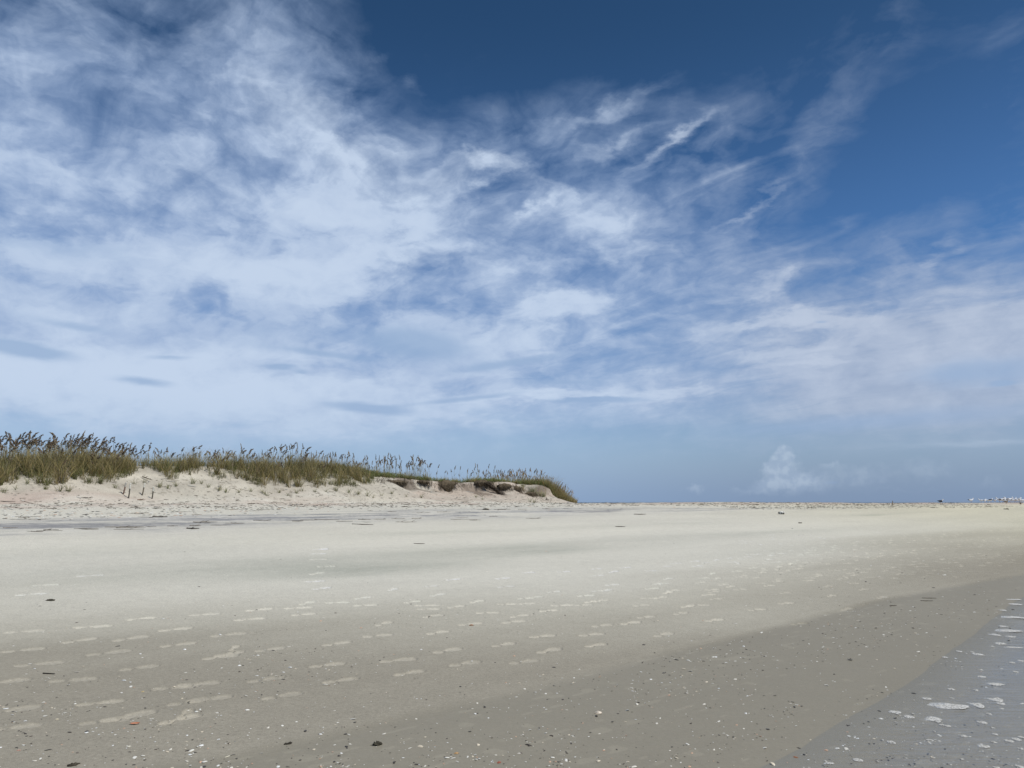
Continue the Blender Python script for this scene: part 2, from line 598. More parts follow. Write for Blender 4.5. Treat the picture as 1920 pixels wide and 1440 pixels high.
px_, py_, pz_ = unproject([p[0] for p in near_prints], [p[1] for p in near_prints])
HEAD = atan2(ES[1], ES[0])
for i, (x, y) in enumerate(zip(px_, py_)):
    add_print(x, y, HEAD + radians(rng.normal(-3, 7)), rng.uniform(.65, 1.0), rng.uniform(.30, .37))
for tr in trails:
    xs, ys, zs = unproject([p[0] for p in tr], [p[1] for p in tr])
    d = np.r_[0, np.cumsum(np.hypot(np.diff(xs), np.diff(ys)))]
    q = 0.3; side = 1
    while q < d[-1]:
        x = np.interp(q, d, xs); y = np.interp(q, d, ys)
        x2 = np.interp(q + .5, d, xs); y2 = np.interp(q + .5, d, ys)
        h = atan2(y2 - y, x2 - x) if q + .5 < d[-1] else HEAD
        off = side * rng.uniform(.05, .14) + rng.normal(0, .05)
        if rng.random() < 0.93:
            add_print(x - sin(h) * off, y + cos(h) * off, h + radians(rng.normal(0, 7) + side * 5), rng.uniform(.55, 1.0), rng.uniform(.27, .34))
        q += rng.uniform(.62, .86); side = -side
# one trail coming down the beach
xs, ys, zs = unproject([603, 590, 595, 612, 597, 598, 604, 600], [1103, 1090, 1075, 1062, 1049, 1038, 1029, 1030])
for x, y in zip(xs, ys):
    add_print(x, y, HEAD + radians(rng.normal(10, 14)), 1.0, .33)
# trampled ground far to the right
for i in range(170):
    gx = rng.uniform(1380, 1919); gy = rng.uniform(992, 1080) + (1919 - gx) * 0.02
    x, y, z = unproject([gx], [gy])
    add_print(float(x[0]), float(y[0]), HEAD + radians(rng.normal(0, 25)), rng.uniform(.3, .8), rng.uniform(.24, .32))
for gx, gy in ((338, 1349), (430, 1226)):          # twisted steps
    x, y, z = unproject([gx], [gy])
    add_print(float(x[0]), float(y[0]), HEAD + radians(12), 1.0, .30)
    x, y, z = unproject([gx + 10], [gy - 11])
    add_print(float(x[0]), float(y[0]), HEAD + radians(50), .9, .22)

S_, N_ = to_sn(GX, GY)
NN_ = N_ * n_scale(S_)
# prints
PM = np.zeros_like(GX); DZ = np.zeros_like(GX)
jit = fbm(GX * 22, GY * 22, 2, 91)
for (x, y, h, k, ln) in PR:
    rr = math.hypot(x, y); aa = atan2(x, y)
    i0, i1 = np.searchsorted(r, [rr - .4, rr + .4]); j0, j1 = np.searchsorted(az_all, [aa - .4 / rr, aa + .4 / rr])
    if i1 <= i0 or j1 <= j0: continue
    X = GX[i0:i1, j0:j1] - x; Y = GY[i0:i1, j0:j1] - y
    u = (X * cos(h) + Y * sin(h)) / (ln / 2); v = (-X * sin(h) + Y * cos(h)) / (ln / 2)
    jj = jit[i0:i1, j0:j1] * 0.30
    bu = 0.42; hu = -0.66
    ball = ((u - bu) / .60) ** 2 + (v / (.33 + .02 * np.sign(u - bu))) ** 2
    heel = ((u - hu) / .36) ** 2 + (v / .25) ** 2
    arch = ((u + .25) / .30) ** 2 + ((v - .08) / .13) ** 2
    dd = np.minimum(np.minimum(ball, heel), arch + 2.2 * (1 - k) + .45) + jj
    m = (1 - smooth(0.70, 1.18, dd)) * k
    PM[i0:i1, j0:j1] = np.maximum(PM[i0:i1, j0:j1], m)
    rim = np.exp(-((dd - 1.35) / .35) ** 2)
    DZ[i0:i1, j0:j1] += (-0.011 * m + 0.0035 * rim * k)
GZ = GZ + DZ
# fine roughness of dry sand, flatter where the swash has smoothed it
dry = smooth(9, 15, NN_)
GZ = GZ + 0.006 * dry * fbm(GX * 3, GY * 3, 3, 101) + 0.012 * smooth(22, 24, NN_) * fbm(GX * 5, GY * 5, 3, 102) * (RR < 130)

# sand colour (albedo): wet and dark by the water, pale and dry up the beach
def mixc(a, b, t): return a + (np.asarray(b) - a) * np.asarray(t)[..., None]


sd = S_ * 0.05; nd = N_ * 0.35
big = fbm(S_ * 0.07, N_ * 0.40, 4, 111)
mid = fbm(S_ * 0.35, N_ * 1.3, 4, 112)
wetline = n_wet(S_)
C = np.empty(GX.shape + (3,))
C[:] = (0.306, 0.284, 0.232)
NE = N_ + .45 * (np.clip(S_, -4, 9) - 6) - .20 * np.clip(S_ - 8, 0, 16) + 1.6 * big
C = mixc(C, (0.450, 0.430, 0.362), smooth(4.2, 7.4, NE))
C = mixc(C, (0.575, 0.560, 0.490), smooth(6.2, 10.5, NE))
C = mixc(C, (0.605, 0.584, 0.505), smooth(11.0, 18.0, NE + 2 * big))
right = smooth(12, 45, S_ - N_ * 0.4)
C = C * (1 - right[..., None] * np.array([.05, .07, .17]))
C = mixc(C, (0.262, 0.241, 0.188), 0.90 * (1 - smooth(-0.12, 0.14, N_ - wetline + .12 * mid)))
# slight bright rim where the last wave stopped
C = C * (1 + 0.04 * np.exp(-((N_ - wetline - .12) / .10) ** 2))[..., None]
# darker grey-green patches and streaks
for (gx, gy, a, b, amt) in [(330, 1065, 2.6, .55, .16), (640, 1066, 2.4, .55, .15), (720, 1068, 2.0, .5, .12), (780, 1040, 3.5, .7, .08), (930, 1028, 4, .6, .10),
                            (1060, 1030, 3.5, .6, .08), (760, 1000, 4.5, .5, .10), (1420, 1000, 5, .6, .08), (1500, 1030, 4, .7, .07), (1180, 985, 5, .5, .10),
                            (1640, 965, 4, .4, .14), (1250, 1010, 5, .6, .06), (200, 1030, 3, .7, .07)]:
    x, y, z = unproject([gx], [gy]); s0, n0 = to_sn(x[0], y[0])
    g = np.exp(-((S_ - s0) / a) ** 2 - ((N_ - n0 + .25 * mid) / b) ** 2)
    C = mixc(C, C * np.array([.66, .69, .68]), np.clip(g * amt * 4.0, 0, .6) * (0.75 + mid))
# dark heavy sand below the wrack line
ns = n_streak(S_)
strk = np.exp(-((N_ - ns + .15 - .5 * mid) / np.where(N_ > ns, 1.30, 1.25)) ** 2) * (1 - smooth(S_SCARP[0] - 6, S_END + 8, S_) * .80)
tex = smooth(-.34, .26, fbm(S_ * 0.40, N_ * 2.6, 4, 121, .55) + .22 * fbm(S_ * 2.2, N_ * 9, 3, 122))
C = mixc(C, (0.370, 0.368, 0.362), .60 * np.exp(-((N_ - ns + .1) / 1.7) ** 2) * (1 - smooth(S_SCARP[0] - 8, S_END + 4, S_) * .85) * (.8 + 1.2 * mid).clip(0, 1.3))
C = mixc(C, (0.230, 0.232, 0.240), np.clip(strk * tex * 1.15 * (.55 + .6 * smooth(-.2, .2, fbm(S_ * 3.5, N_ * 10, 3, 124))), 0, .85))
C = mixc(C, (0.620, 0.600, 0.540), np.clip(strk * smooth(.12, .30, fbm(S_ * 1.1, N_ * 5, 3, 123)) * .7, 0, .6))
# pinkish shell sand at the foot of the dune and on the crest
pk = smooth(22.6, 24.4, NN_ + big * 1.5) * (1 - smooth(27.2, 28.8, N_ + mid))
C = mixc(C, (0.480, 0.395, 0.335), np.clip(pk * (0.55 + 1.1 * fbm(S_ * 0.30, N_ * 0.9, 4, 131)), 0, .9))
scarp_pink = smooth(S_SCARP[0], S_SCARP[1], S_) * smooth(27, 28.5, N_)
C = mixc(C, (0.470, 0.375, 0.310), np.clip(scarp_pink * (.55 + 1.2 * mid), 0, .85))
# dune sand
ds = smooth(26.6, 28, N_ + mid) * (1 - .6 * scarp_pink)
C = mixc(C, (0.455, 0.420, 0.350), ds * .85)
C = C * (1 + .14 * ds * fbm(S_ * 1.6, N_ * 2.2, 3, 133) + .22 * ds * mid)[..., None]
# litter specks in the upper beach and dune face
sp1 = vnoise(S_ * 9, N_ * 16, 141); sp2 = vnoise(S_ * 3.2, N_ * 13, 142)
up = smooth(21.8, 23.5, NN_)
C = mixc(C, (0.17, 0.145, 0.115), np.clip(up * (smooth(.33, .45, sp1) * .55 + smooth(.34, .44, sp2) * .5), 0, .75))
C = mixc(C, (0.66, 0.64, 0.58), np.clip(up * (1 - smooth(26.5, 27.5, N_)) * smooth(.36, .46, vnoise(S_ * 7, N_ * 11, 143)), 0, .7))
# broken dark brown band in the cut face of the dune
cut = smooth(S_SCARP[0], S_SCARP[1], S_) * (1 - smooth(S_SCARP[2], S_SCARP[3], S_))
C = mixc(C, (0.15, 0.12, 0.095), np.clip(cut * np.exp(-((N_ - 29.45 - .5 * mid) / .45) ** 2) * smooth(-.15, .25, fbm(S_ * 1.1, N_ * .6, 3, 151)), 0, .8))
# footprints: drained, paler sand
C = mixc(C, np.minimum(C * 1.36 + .02, .68), PM * .80 * (1 - .35 * (1 - smooth(-.1, .1, N_ - wetline))))
C = C * (1 + 0.05 * mid + 0.07 * big)[..., None]
C = mixc(C, C * 1.28, np.clip((1 - smooth(-.1, .1, N_ - wetline)) * smooth(.36, .44, vnoise(S_ * 6.0, N_ * 17, 145) + .22 * vnoise(GX * .9, GY * .9, 146)), 0, .40))
nw = n_water(S_)
C = C * np.array([1.004, .994, .980])
C = mixc(C, C * 1.13, 1 - smooth(-.45, .05, N_ - nw))
WET = 1 - smooth(-.15, .2, N_ - wetline)
WET = np.maximum(WET * .8, 1 - smooth(-.05, .10, N_ - nw))
DAMP = 1 - smooth(4, 13, N_)

nr, na = GX.shape
idx = np.arange(nr * na).reshape(nr, na)
quads = np.stack([idx[:-1, :-1], idx[:-1, 1:], idx[1:, 1:], idx[1:, :-1]], -1).reshape(-1, 4)[:, ::-1]
seam = np.stack([idx[:-1, -1], idx[:-1, 0], idx[1:, 0], idx[1:, -1]], -1).reshape(-1, 4)[:, ::-1]
V = np.stack([GX, GY, GZ], -1).reshape(-1, 3)
V = np.vstack([V, [[0, 0, float(ground(np.array(0.), np.array(0.)))]]])
fan = np.stack([np.full(na, len(V) - 1), idx[0], idx[0], np.roll(idx[0], -1)], -1)
me = mesh_np('beach_sand', V, np.vstack([quads, seam]))
attr(me, 'Col', np.vstack([np.c_[np.clip(C, 0, 1).reshape(-1, 3), np.ones(nr * na)], [[.24, .22, .19, 1]]]), 'FLOAT_COLOR')
attr(me, 'wet', np.r_[WET.ravel(), 1.0])
attr(me, 'damp', np.r_[DAMP.ravel(), 1.0])

m_sand, T, P = material('sand')
a1 = T.new('ShaderNodeAttribute', attribute_name='Col')
a2 = T.new('ShaderNodeAttribute', attribute_name='wet')
geo = T.new('ShaderNodeNewGeometry')
pos = geo.outputs['Position']
g1 = T.noise(pos, 260, 2, .7, dims='3D'); g2 = T.noise(pos, 38, 4, .65, dims='3D'); g3 = T.noise(pos, 5.5, 4, .6, dims='3D')
gk = T.math('ADD', T.math('MULTIPLY', T.math('SUBTRACT', g1, .5), 1.1), T.math('ADD', T.math('MULTIPLY', T.math('SUBTRACT', g2, .5), .62), T.math('MULTIPLY', T.math('SUBTRACT', g3, .5), .20)))
gv = T.math('ADD', 1.0, T.math('MULTIPLY', gk, T.remap(a2.outputs['Fac'], 0, 1, 1.0, 0.40)))
gcol = T.vmath('SCALE', a1.outputs['Color'], scale=gv)
T.put(P.inputs['Base Color'], gcol)
T.put(P.inputs['Roughness'], T.remap(a2.outputs['Fac'], 0, 1, .95, .55))
T.put(P.inputs['Specular IOR Level'], T.remap(a2.outputs['Fac'], 0, 1, .08, .22))
bm_ = T.new('ShaderNodeBump')
bm_.inputs['Strength'].default_value = 0.55
bm_.inputs['Distance'].default_value = 0.006
T.put(bm_.inputs['Height'], T.math('MULTIPLY', T.math('ADD', g2, T.math('MULTIPLY', g1, .5)), T.remap(a2.outputs['Fac'], 0, 1, 1.0, .25)))
T.put(P.inputs['Normal'], bm_.outputs[0])
beach = link('beach_sand', me, m_sand)
tag(beach, 'pale sand beach rising from the wet edge to the crest and dune', 'beach', kind='structure')

# ------------------------------------------------------------------ water: thin sheet of the last wave, and the sea beyond
ss = np.r_[np.arange(-6, 22, 0.05), np.geomspace(22, 160, 140)]
tt = np.r_[0, 0.015, 0.04, 0.08, np.arange(0.14, 6, 0.07), np.geomspace(6.1, 30, 40)]
SS, TT = np.meshgrid(ss, tt, indexing='ij')
WN = n_water(SS) - TT
WX, WY = to_xy(SS, WN)
gz = ground(WX, WY)
WZ = np.maximum(gz + np.minimum(0.004, 0.0012 + TT * .06), -0.10 + 0.004)
WZ = WZ + (0.0012 * vnoise(SS * 5, WN * 14, 161) * smooth(.05, .4, TT))
ni, nj = SS.shape
ix = np.arange(ni * nj).reshape(ni, nj)
wf = np.stack([ix[:-1, :-1], ix[1:, :-1], ix[1:, 1:], ix[:-1, 1:]], -1).reshape(-1, 4)[:, ::-1]
wme = mesh_np('swash_water', np.stack([WX, WY, WZ], -1).reshape(-1, 3), wf)
attr(wme, 'depth', np.clip(TT / .55, 0, 1).ravel())
m_film = bpy.data.materials.new('thin_water'); m_film.use_nodes = True
T = NT(m_film.node_tree)
for n_ in list(T.t.nodes): T.t.nodes.remove(n_)
out = T.new('ShaderNodeOutputMaterial')
geo = T.new('ShaderNodeNewGeometry')
wv = T.mapping(T.mapping(geo.outputs['Position'], (0, 0, 0), -radians(4), (1, 1, 1)), (0, 0, 0), 0, (0.9, 7.0, 1))
rip = T.noise(wv, 2.6, 5, .62, .6, dims='2D')
rip2 = T.noise(geo.outputs['Position'], 22, 3, .6, dims='2D')
bmp = T.new('ShaderNodeBump'); bmp.inputs['Strength'].default_value = 0.55; bmp.inputs['Distance'].default_value = 0.012
T.put(bmp.inputs['Height'], T.math('ADD', rip, T.math('MULTIPLY', rip2, .12)))
fr = T.new('ShaderNodeFresnel'); fr.inputs['IOR'].default_value = 1.33
T.put(fr.inputs['Normal'], bmp.outputs[0])
gl = T.new('ShaderNodeBsdfGlossy'); gl.inputs['Roughness'].default_value = 0.10
T.put(gl.inputs['Normal'], bmp.outputs[0])
tr = T.new('ShaderNodeBsdfTransparent'); tr.inputs['Color'].default_value = (.93, .95, .985, 1)
mx = T.new('ShaderNodeMixShader')
dp = T.new('ShaderNodeAttribute', attribute_name='depth')
T.put(mx.inputs[0], T.math('MULTIPLY', fr.outputs[0], T.math('MULTIPLY', dp.outputs['Fac'], 1.25), clamp=True)); T.put(mx.inputs[1], tr.outputs[0]); T.put(mx.inputs[2], gl.outputs[0])
T.put(out.inputs[0], mx.outputs[0])
swash = link('swash_water', wme, m_film)
tag(swash, 'thin blue grey sheet of water sliding over the wet sand', 'water', kind='structure')

ra = np.linspace(0, 2 * pi, 97)[:-1]
rv = np.array([1.0, 30, 120, 400, 1500, 6000, 25000.])
R2, A2 = np.meshgrid(rv, ra, indexing='ij')
SEX = R2 * np.cos(A2) + 0; SEY = R2 * np.sin(A2)
sid = np.arange(R2.size).reshape(R2.shape)
sf = np.stack([sid[:-1], np.roll(sid[:-1], -1, 1), np.roll(sid[1:], -1, 1), sid[1:]], -1).reshape(-1, 4)[:, ::-1]
sme = mesh_np('sea', np.stack([SEX, SEY, np.full(SEX.shape, -0.10)], -1).reshape(-1, 3), sf)
m_sea, T, P = material('sea_water')
geo = T.new('ShaderNodeNewGeometry')
P.inputs['Base Color'].default_value = (.05, .09, .13, 1)
P.inputs['Roughness'].default_value = .22
P.inputs['IOR'].default_value = 1.33
bmp = T.new('ShaderNodeBump'); bmp.inputs['Strength'].default_value = .6; bmp.inputs['Distance'].default_value = .25
T.put(bmp.inputs['Height'], T.noise(T.mapping(geo.outputs['Position'], scale=(.5, 1, 1)), .9, 5, .6, dims='2D'))
T.put(P.inputs['Normal'], bmp.outputs[0])
sea = link('sea', sme, m_sea)
tag(sea, 'open grey blue sea beyond the sand', 'sea', kind='structure')

# ------------------------------------------------------------------ plant material: colour comes from each blade
def attr_material(name, rough=.6, spec=.25, translucent=0.0, noise=0.0):
    m, T, P = material(name)
    a = T.new('ShaderNodeAttribute', attribute_name='Col')
    c = a.outputs['Color']
    if noise:
        tcn = T.new('ShaderNodeTexCoord')
        c = T.vmath('SCALE', c, scale=T.remap(T.noise(tcn.outputs['Object'], noise, 4, .65, dims='3D'), .25, .75, .72, 1.28))
    T.put(P.inputs['Base Color'], c)
    P.inputs['Roughness'].default_value = rough
    P.inputs['Specular IOR Level'].default_value = spec
    if translucent:
        tb = T.new('ShaderNodeBsdfTranslucent')
        T.put(tb.inputs['Color'], c)
        mxn = T.new('ShaderNodeMixShader'); mxn.inputs[0].default_value = translucent
        T.put(mxn.inputs[1], P.outputs[0]); T.put(mxn.inputs[2], tb.outputs[0])
        T.put(T.t.nodes['Material Output'].inputs[0], mxn.outputs[0])
    return m


m_plant = attr_material('plant', .65, .2, .33)
m_seed = attr_material('seed', .75, .15, .12)
m_wood = attr_material('weathered_wood', .85, .1, 0, 30)
m_shell = attr_material('shell', .42, .4, 0, 90)
m_bird = attr_material('feathers', .8, .1)
m_soil = attr_material('root_soil', .95, .05, 0, 14)


class Geo:
    """collects quads and triangles with a colour per vertex"""
    def __init__(self): self.v = []; self.f = []; self.c = []; self.n = 0

    def add(self, v, f, c):
        v = np.asarray(v, float); f = np.asarray(f, int)
        if f.shape[1] == 3: f = np.c_[f, f[:, 2]]
        c = np.asarray(c, float)
        if c.ndim == 1: c = np.tile(c, (len(v), 1))
        self.v.append(v); self.f.append(f + self.n); self.c.append(c); self.n += len(v)

    def arrays(self): return np.vstack(self.v), np.vstack(self.f), np.vstack(self.c)

    def mesh(self, name, smooth_shade=True):
        v, f, c = self.arrays()
        me = bpy.data.meshes.new(name)
        faces = [tuple(q) if q[2] != q[3] else tuple(q[:3]) for q in f.tolist()]
        me.from_pydata(v.tolist(), [], faces)
        if smooth_shade: me.polygons.foreach_set('use_smooth', np.ones(len(me.polygons), bool))
        attr(me, 'Col', np.c_[np.clip(c, 0, 1), np.ones(len(c))], 'FLOAT_COLOR')
        me.update()
        return me


def tube(G, pts, rad, c, sides=5, cap=True):
    pts = np.asarray(pts, float); k = len(pts)
    rad = np.broadcast_to(np.asarray(rad, float), (k,))
    tang = np.gradient(pts, axis=0); tang /= np.linalg.norm(tang, axis=1)[:, None] + 1e-9
    ref = np.where(np.abs(tang[:, 2:3]) > .9, [[1., 0, 0]], [[0, 0, 1.]])
    a = np.cross(tang, ref); a /= np.linalg.norm(a, axis=1)[:, None]; b = np.cross(tang, a)
    th = np.arange(sides) / sides * 2 * pi
    v = pts[:, None] + rad[:, None, None] * (np.cos(th)[None, :, None] * a[:, None] + np.sin(th)[None, :, None] * b[:, None])
    i = np.arange(k * sides).reshape(k, sides)
    f = np.stack([i[:-1], np.roll(i[:-1], -1, 1), np.roll(i[1:], -1, 1), i[1:]], -1).reshape(-1, 4)
    cc = np.asarray(c, float)
    cc = np.repeat(cc, sides, 0) if cc.ndim == 2 else cc
    vv = v.reshape(-1, 3)
    if cap:
        n0 = len(vv)
        vv = np.vstack([vv, pts[0], pts[-1]])
        f = np.vstack([f, np.c_[np.roll(i[0], -1), i[0], np.full(sides, n0), np.full(sides, n0)], np.c_[i[-1], np.roll(i[-1], -1), np.full(sides, n0 + 1), np.full(sides, n0 + 1)]])
        if cc.ndim == 2: cc = np.vstack([cc, cc[0], cc[-1]])
    G.add(vv, f, cc)


def blades(base, az, h, lean, droop, width, c0, c1, K=4):
    """grass leaves as narrow arching strips; arrays over blades"""
    N = len(base); u = np.linspace(0, 1, K + 1)[None, :]
    hor = h[:, None] * (lean[:, None] * u + droop[:, None] * u ** 2.4)
    ver = h[:, None] * (u - .55 * (droop[:, None] * .9) * u ** 3)
    X = base[:, 0:1] + hor * np.cos(az)[:, None]; Y = base[:, 1:2] + hor * np.sin(az)[:, None]; Z = base[:, 2:3] + ver
    tw = az[:, None] + pi / 2 + (rng.random(N)[:, None] - .5) * 2.2
    wd = width[:, None] * (1 - u ** 1.7 * .92) * .5
    dX = np.cos(tw) * wd; dY = np.sin(tw) * wd
    L = np.stack([X - dX, Y - dY, Z], -1); R = np.stack([X + dX, Y + dY, Z], -1)
    V = np.stack([L, R], 2).reshape(N, -1, 3)
    i = np.arange(K) * 2
    fl = np.stack([i, i + 1, i + 3, i + 2], -1)
    F = (fl[None] + (np.arange(N) * (K + 1) * 2)[:, None, None]).reshape(-1, 4)
    uu = np.repeat(u, N, 0)[..., None]
    C = c0[:, None] * (1 - uu) + c1[:, None] * uu
    C = np.repeat(C[:, :, None], 2, 2).reshape(-1, 3)
    return V.reshape(-1, 3), F, C


# ------------------------------------------------------------------ dune grass
front_px = [(-260, 912), (-60, 912), (0, 912), (25, 906), (45, 890), (58, 900), (75, 911), (120, 917), (150, 906), (200, 909), (232, 905), (246, 890), (262, 876), (283, 882), (292, 905),
            (335, 907), (350, 892), (372, 899), (400, 912), (440, 914), (500, 918), (560, 914), (600, 913), (640, 915), (690, 912), (712, 896), (760, 899),
            (830, 908), (870, 906), (930, 909), (975, 917), (1000, 924), (1020, 933), (1045, 940), (1075, 942)]
fx, fy, fz = unproject([p[0] for p in front_px], [p[1] for p in front_px])
FS, FN = to_sn(fx, fy)
o_ = np.argsort(FS); FS, FN = FS[o_], np.minimum(FN[o_], N_TOP + .6)


def n_front(s):
    f = np.interp(s, FS, FN)
    return np.where(np.asarray(s) > S_TIP[0], np.interp(s, S_TIP, [float(np.interp(S_TIP[0], FS, FN)), N_TOP - 1.6, N_TOP - 3.4, N_TOP - 4.6]), f)


S_TIP = [float(px_on_n(p, 920., N_TOP)[0]) for p in (978., 996., 1014., 1032.)]


# zones along the dune
S_AT = lambda px: float(px_on_n(px, 900., N_TOP)[0])
S_L0, S_240, S_300, S_640, S_790, S_930, S_1000 = [S_AT(p) for p in (-260, 245, 300, 640, 790, 930, 985)]

NT_ = 4500
ts_ = np.where(rng.random(NT_) < .10, rng.uniform(S_1000 - .6, S_END + .6, NT_), rng.uniform(S_L0, S_END + 1.0, NT_))
nf_ = n_front(ts_ * 1.0)
onslope = rng.random(NT_) < .76
tn_ = np.where(onslope, nf_ + rng.random(NT_) * np.maximum(N_TOP - nf_, .3), N_TOP + rng.random(NT_) * 3.0)
clump = fbm(ts_ * .75, tn_ * .75, 3, 201)
zone_d = np.interp(ts_, [S_240 - .4, S_240 + .2, S_300 - .3, S_300 + .3, S_640 - 3, S_640 + 1], [1.0, .45, .45, .85, .80, 1.0])
keep = rng.random(NT_) < np.where(onslope, zone_d * (.20 + .16 * ((ts_ > S_300) & (ts_ < S_640 + 2)) + .50 * smooth(.0, .8, tn_ - nf_) + 1.3 * clump), .62)
ts_, tn_ = ts_[keep], tn_[keep]
B = []; par = []
for s0, n0 in zip(ts_, tn_):
    k = int(rng.integers(14, 34)) if s0 < S_640 else int(rng.integers(16, 38))
    rad = rng.uniform(.05, .22)
    a = rng.random(k) * 2 * pi; q = rad * np.sqrt(rng.random(k))
    B.append(np.c_[s0 + q * np.cos(a), n0 + q * np.sin(a)])
    gold = rng.random() < (0.42 if s0 < S_640 else .18)
    lush = rng.random()
    par.append(np.c_[np.full(k, gold), np.full(k, lush), np.full(k, s0), np.full(k, n0)])
B = np.vstack(B); par = np.vstack(par)
kk = B[:, 0] * N_TOP / np.clip(B[:, 1], 20, 46) < S_END + .15
B, par = B[kk], par[kk]
bx, by = to_xy(B[:, 0], B[:, 1])
bz = ground(bx, by) - .02
nb = len(bx)
edge = smooth(0.0, 1.6, par[:, 3] - n_front(par[:, 2]))
tipz = smooth(S_1000 - 1, S_1000 + 2, par[:, 2])
mids = smooth(S_640 - 1, S_640 + 2, par[:, 2])
crestk = smooth(N_TOP - 1.3, N_TOP, par[:, 3])
H_ = (.34 + .24 * edge + .30 * par[:, 0] * (1 - .7 * crestk) - .16 * crestk) * rng.uniform(.6, 1.15, nb) * (1 - .25 * mids * (1 - tipz)) * (1 + .30 * tipz) * (1 - .68 * smooth(S_END - 2.0, S_END + .2, par[:, 2] * N_TOP / np.clip(par[:, 3], 20, 46)))
green0 = np.array([.105, .115, .038]); green1 = np.array([.270, .280, .110])
olive1 = np.array([.350, .318, .145]); gold0 = np.array([.20, .155, .060]); gold1 = np.array([.56, .46, .22]); dead = np.array([.21, .17, .12])
rr = rng.random(nb)[:, None]
lu = par[:, 1:2]
c0 = green0 * (.7 + .7 * rr); c1 = (green1 * lu + olive1 * (1 - lu)) * (.75 + .6 * rng.random(nb)[:, None])
isg = (par[:, 0] > .5) & (rng.random(nb) < .8)
tg = (tipz > rng.random(nb)) & (rng.random(nb) < .68) & (edge > .12)
c0[isg | tg] = (gold0 * (.7 + .7 * rr))[isg | tg]; c1[isg | tg] = (gold1 * (.7 + .6 * rr))[isg | tg]
isd = rng.random(nb) < .16
c0[isd] = (dead * (.6 + .6 * rr))[isd]; c1[isd] = (dead * 1.1 * (.8 + .5 * rr))[isd]
gr = (mids > .5) & (tipz < .5) & ~isd & ~isg
c1[gr] = c1[gr] * np.array([.92, 1.12, .9])
Vb, Fb, Cb = blades(np.c_[bx, by, bz], rng.random(nb) * 2 * pi, H_, rng.uniform(.08, .55, nb), rng.uniform(.05, .75, nb) * (1 - .5 * isg), rng.uniform(.008, .016, nb), c0, c1)
gme = mesh_np('dune_grass', Vb, Fb, False)
attr(gme, 'Col', np.c_[Cb, np.ones(len(Cb))], 'FLOAT_COLOR')
dune_grass = link('dune_grass', gme, m_plant)
tag(dune_grass, 'olive green and straw coloured grass covering the top of the dune', 'grass', kind='stuff')


# separate tufts standing on the open sand in front of the grass
def tuft_mesh(i):
    k = int(rng.integers(12, 24))
    a = rng.random(k) * 2 * pi; q = .06 * np.sqrt(rng.random(k))
    rr = rng.random(k)[:, None]
    c0 = green0 * (.8 + .6 * rr); c1 = (olive1 if i % 2 else green1) * (.8 + .5 * rr)
    v, f, c = blades(np.c_[q * np.cos(a), q * np.sin(a), np.full(k, -.01)], rng.random(k) * 2 * pi, rng.uniform(.16, .36, k), rng.uniform(.1, .8, k), rng.uniform(.2, .8, k), rng.uniform(.008, .014, k), c0, c1)
    me = mesh_np('grass_tuft', v, f, False)
    attr(me, 'Col', np.c_[c, np.ones(len(c))], 'FLOAT_COLOR')
    return me


tuft_protos = [tuft_mesh(i) for i in range(6)]
tuft_px = [(6, 924), (30, 918), (50, 908), (86, 918), (110, 921), (128, 922), (215, 915), (252, 908), (270, 905), (300, 914), (316, 917), (330, 912), (361, 907),
           (378, 908), (392, 914), (412, 920), (425, 924), (448, 924), (470, 922), (494, 926), (502, 930), (523, 924), (540, 930), (556, 925), (566, 921), (590, 923),
           (610, 922), (630, 921), (655, 925), (672, 927), (690, 930), (700, 934), (716, 930), (735, 926), (762, 932), (790, 934), (892, 933), (905, 937), (993, 941), (1002, 943)]
tx, ty, tz = unproject([p[0] for p in tuft_px], [p[1] for p in tuft_px])
for i in range(len(tuft_px)):
    o = link('grass_tuft', tuft_protos[i % 6], m_plant, loc=(tx[i], ty[i], tz[i]))
    o.rotation_euler.z = rng.random() * 6.28
    sc = rng.uniform(.7, 1.25); o.scale = (sc, sc, sc)
    tag(o, 'small separate green grass tuft rooted in bare sand on the dune face', 'grass tuft', 'grass tufts on the bare dune face')
for k_, (lab) in ((36, 'lone grass tuft low on the pinkish slope below the long trailing root'), (38, 'small grass tuft at the foot of the cut face beside the dune tip')):
    o = [q for q in bpy.data.objects if q.name.startswith('grass_tuft')][k_]
    o['label'] = lab


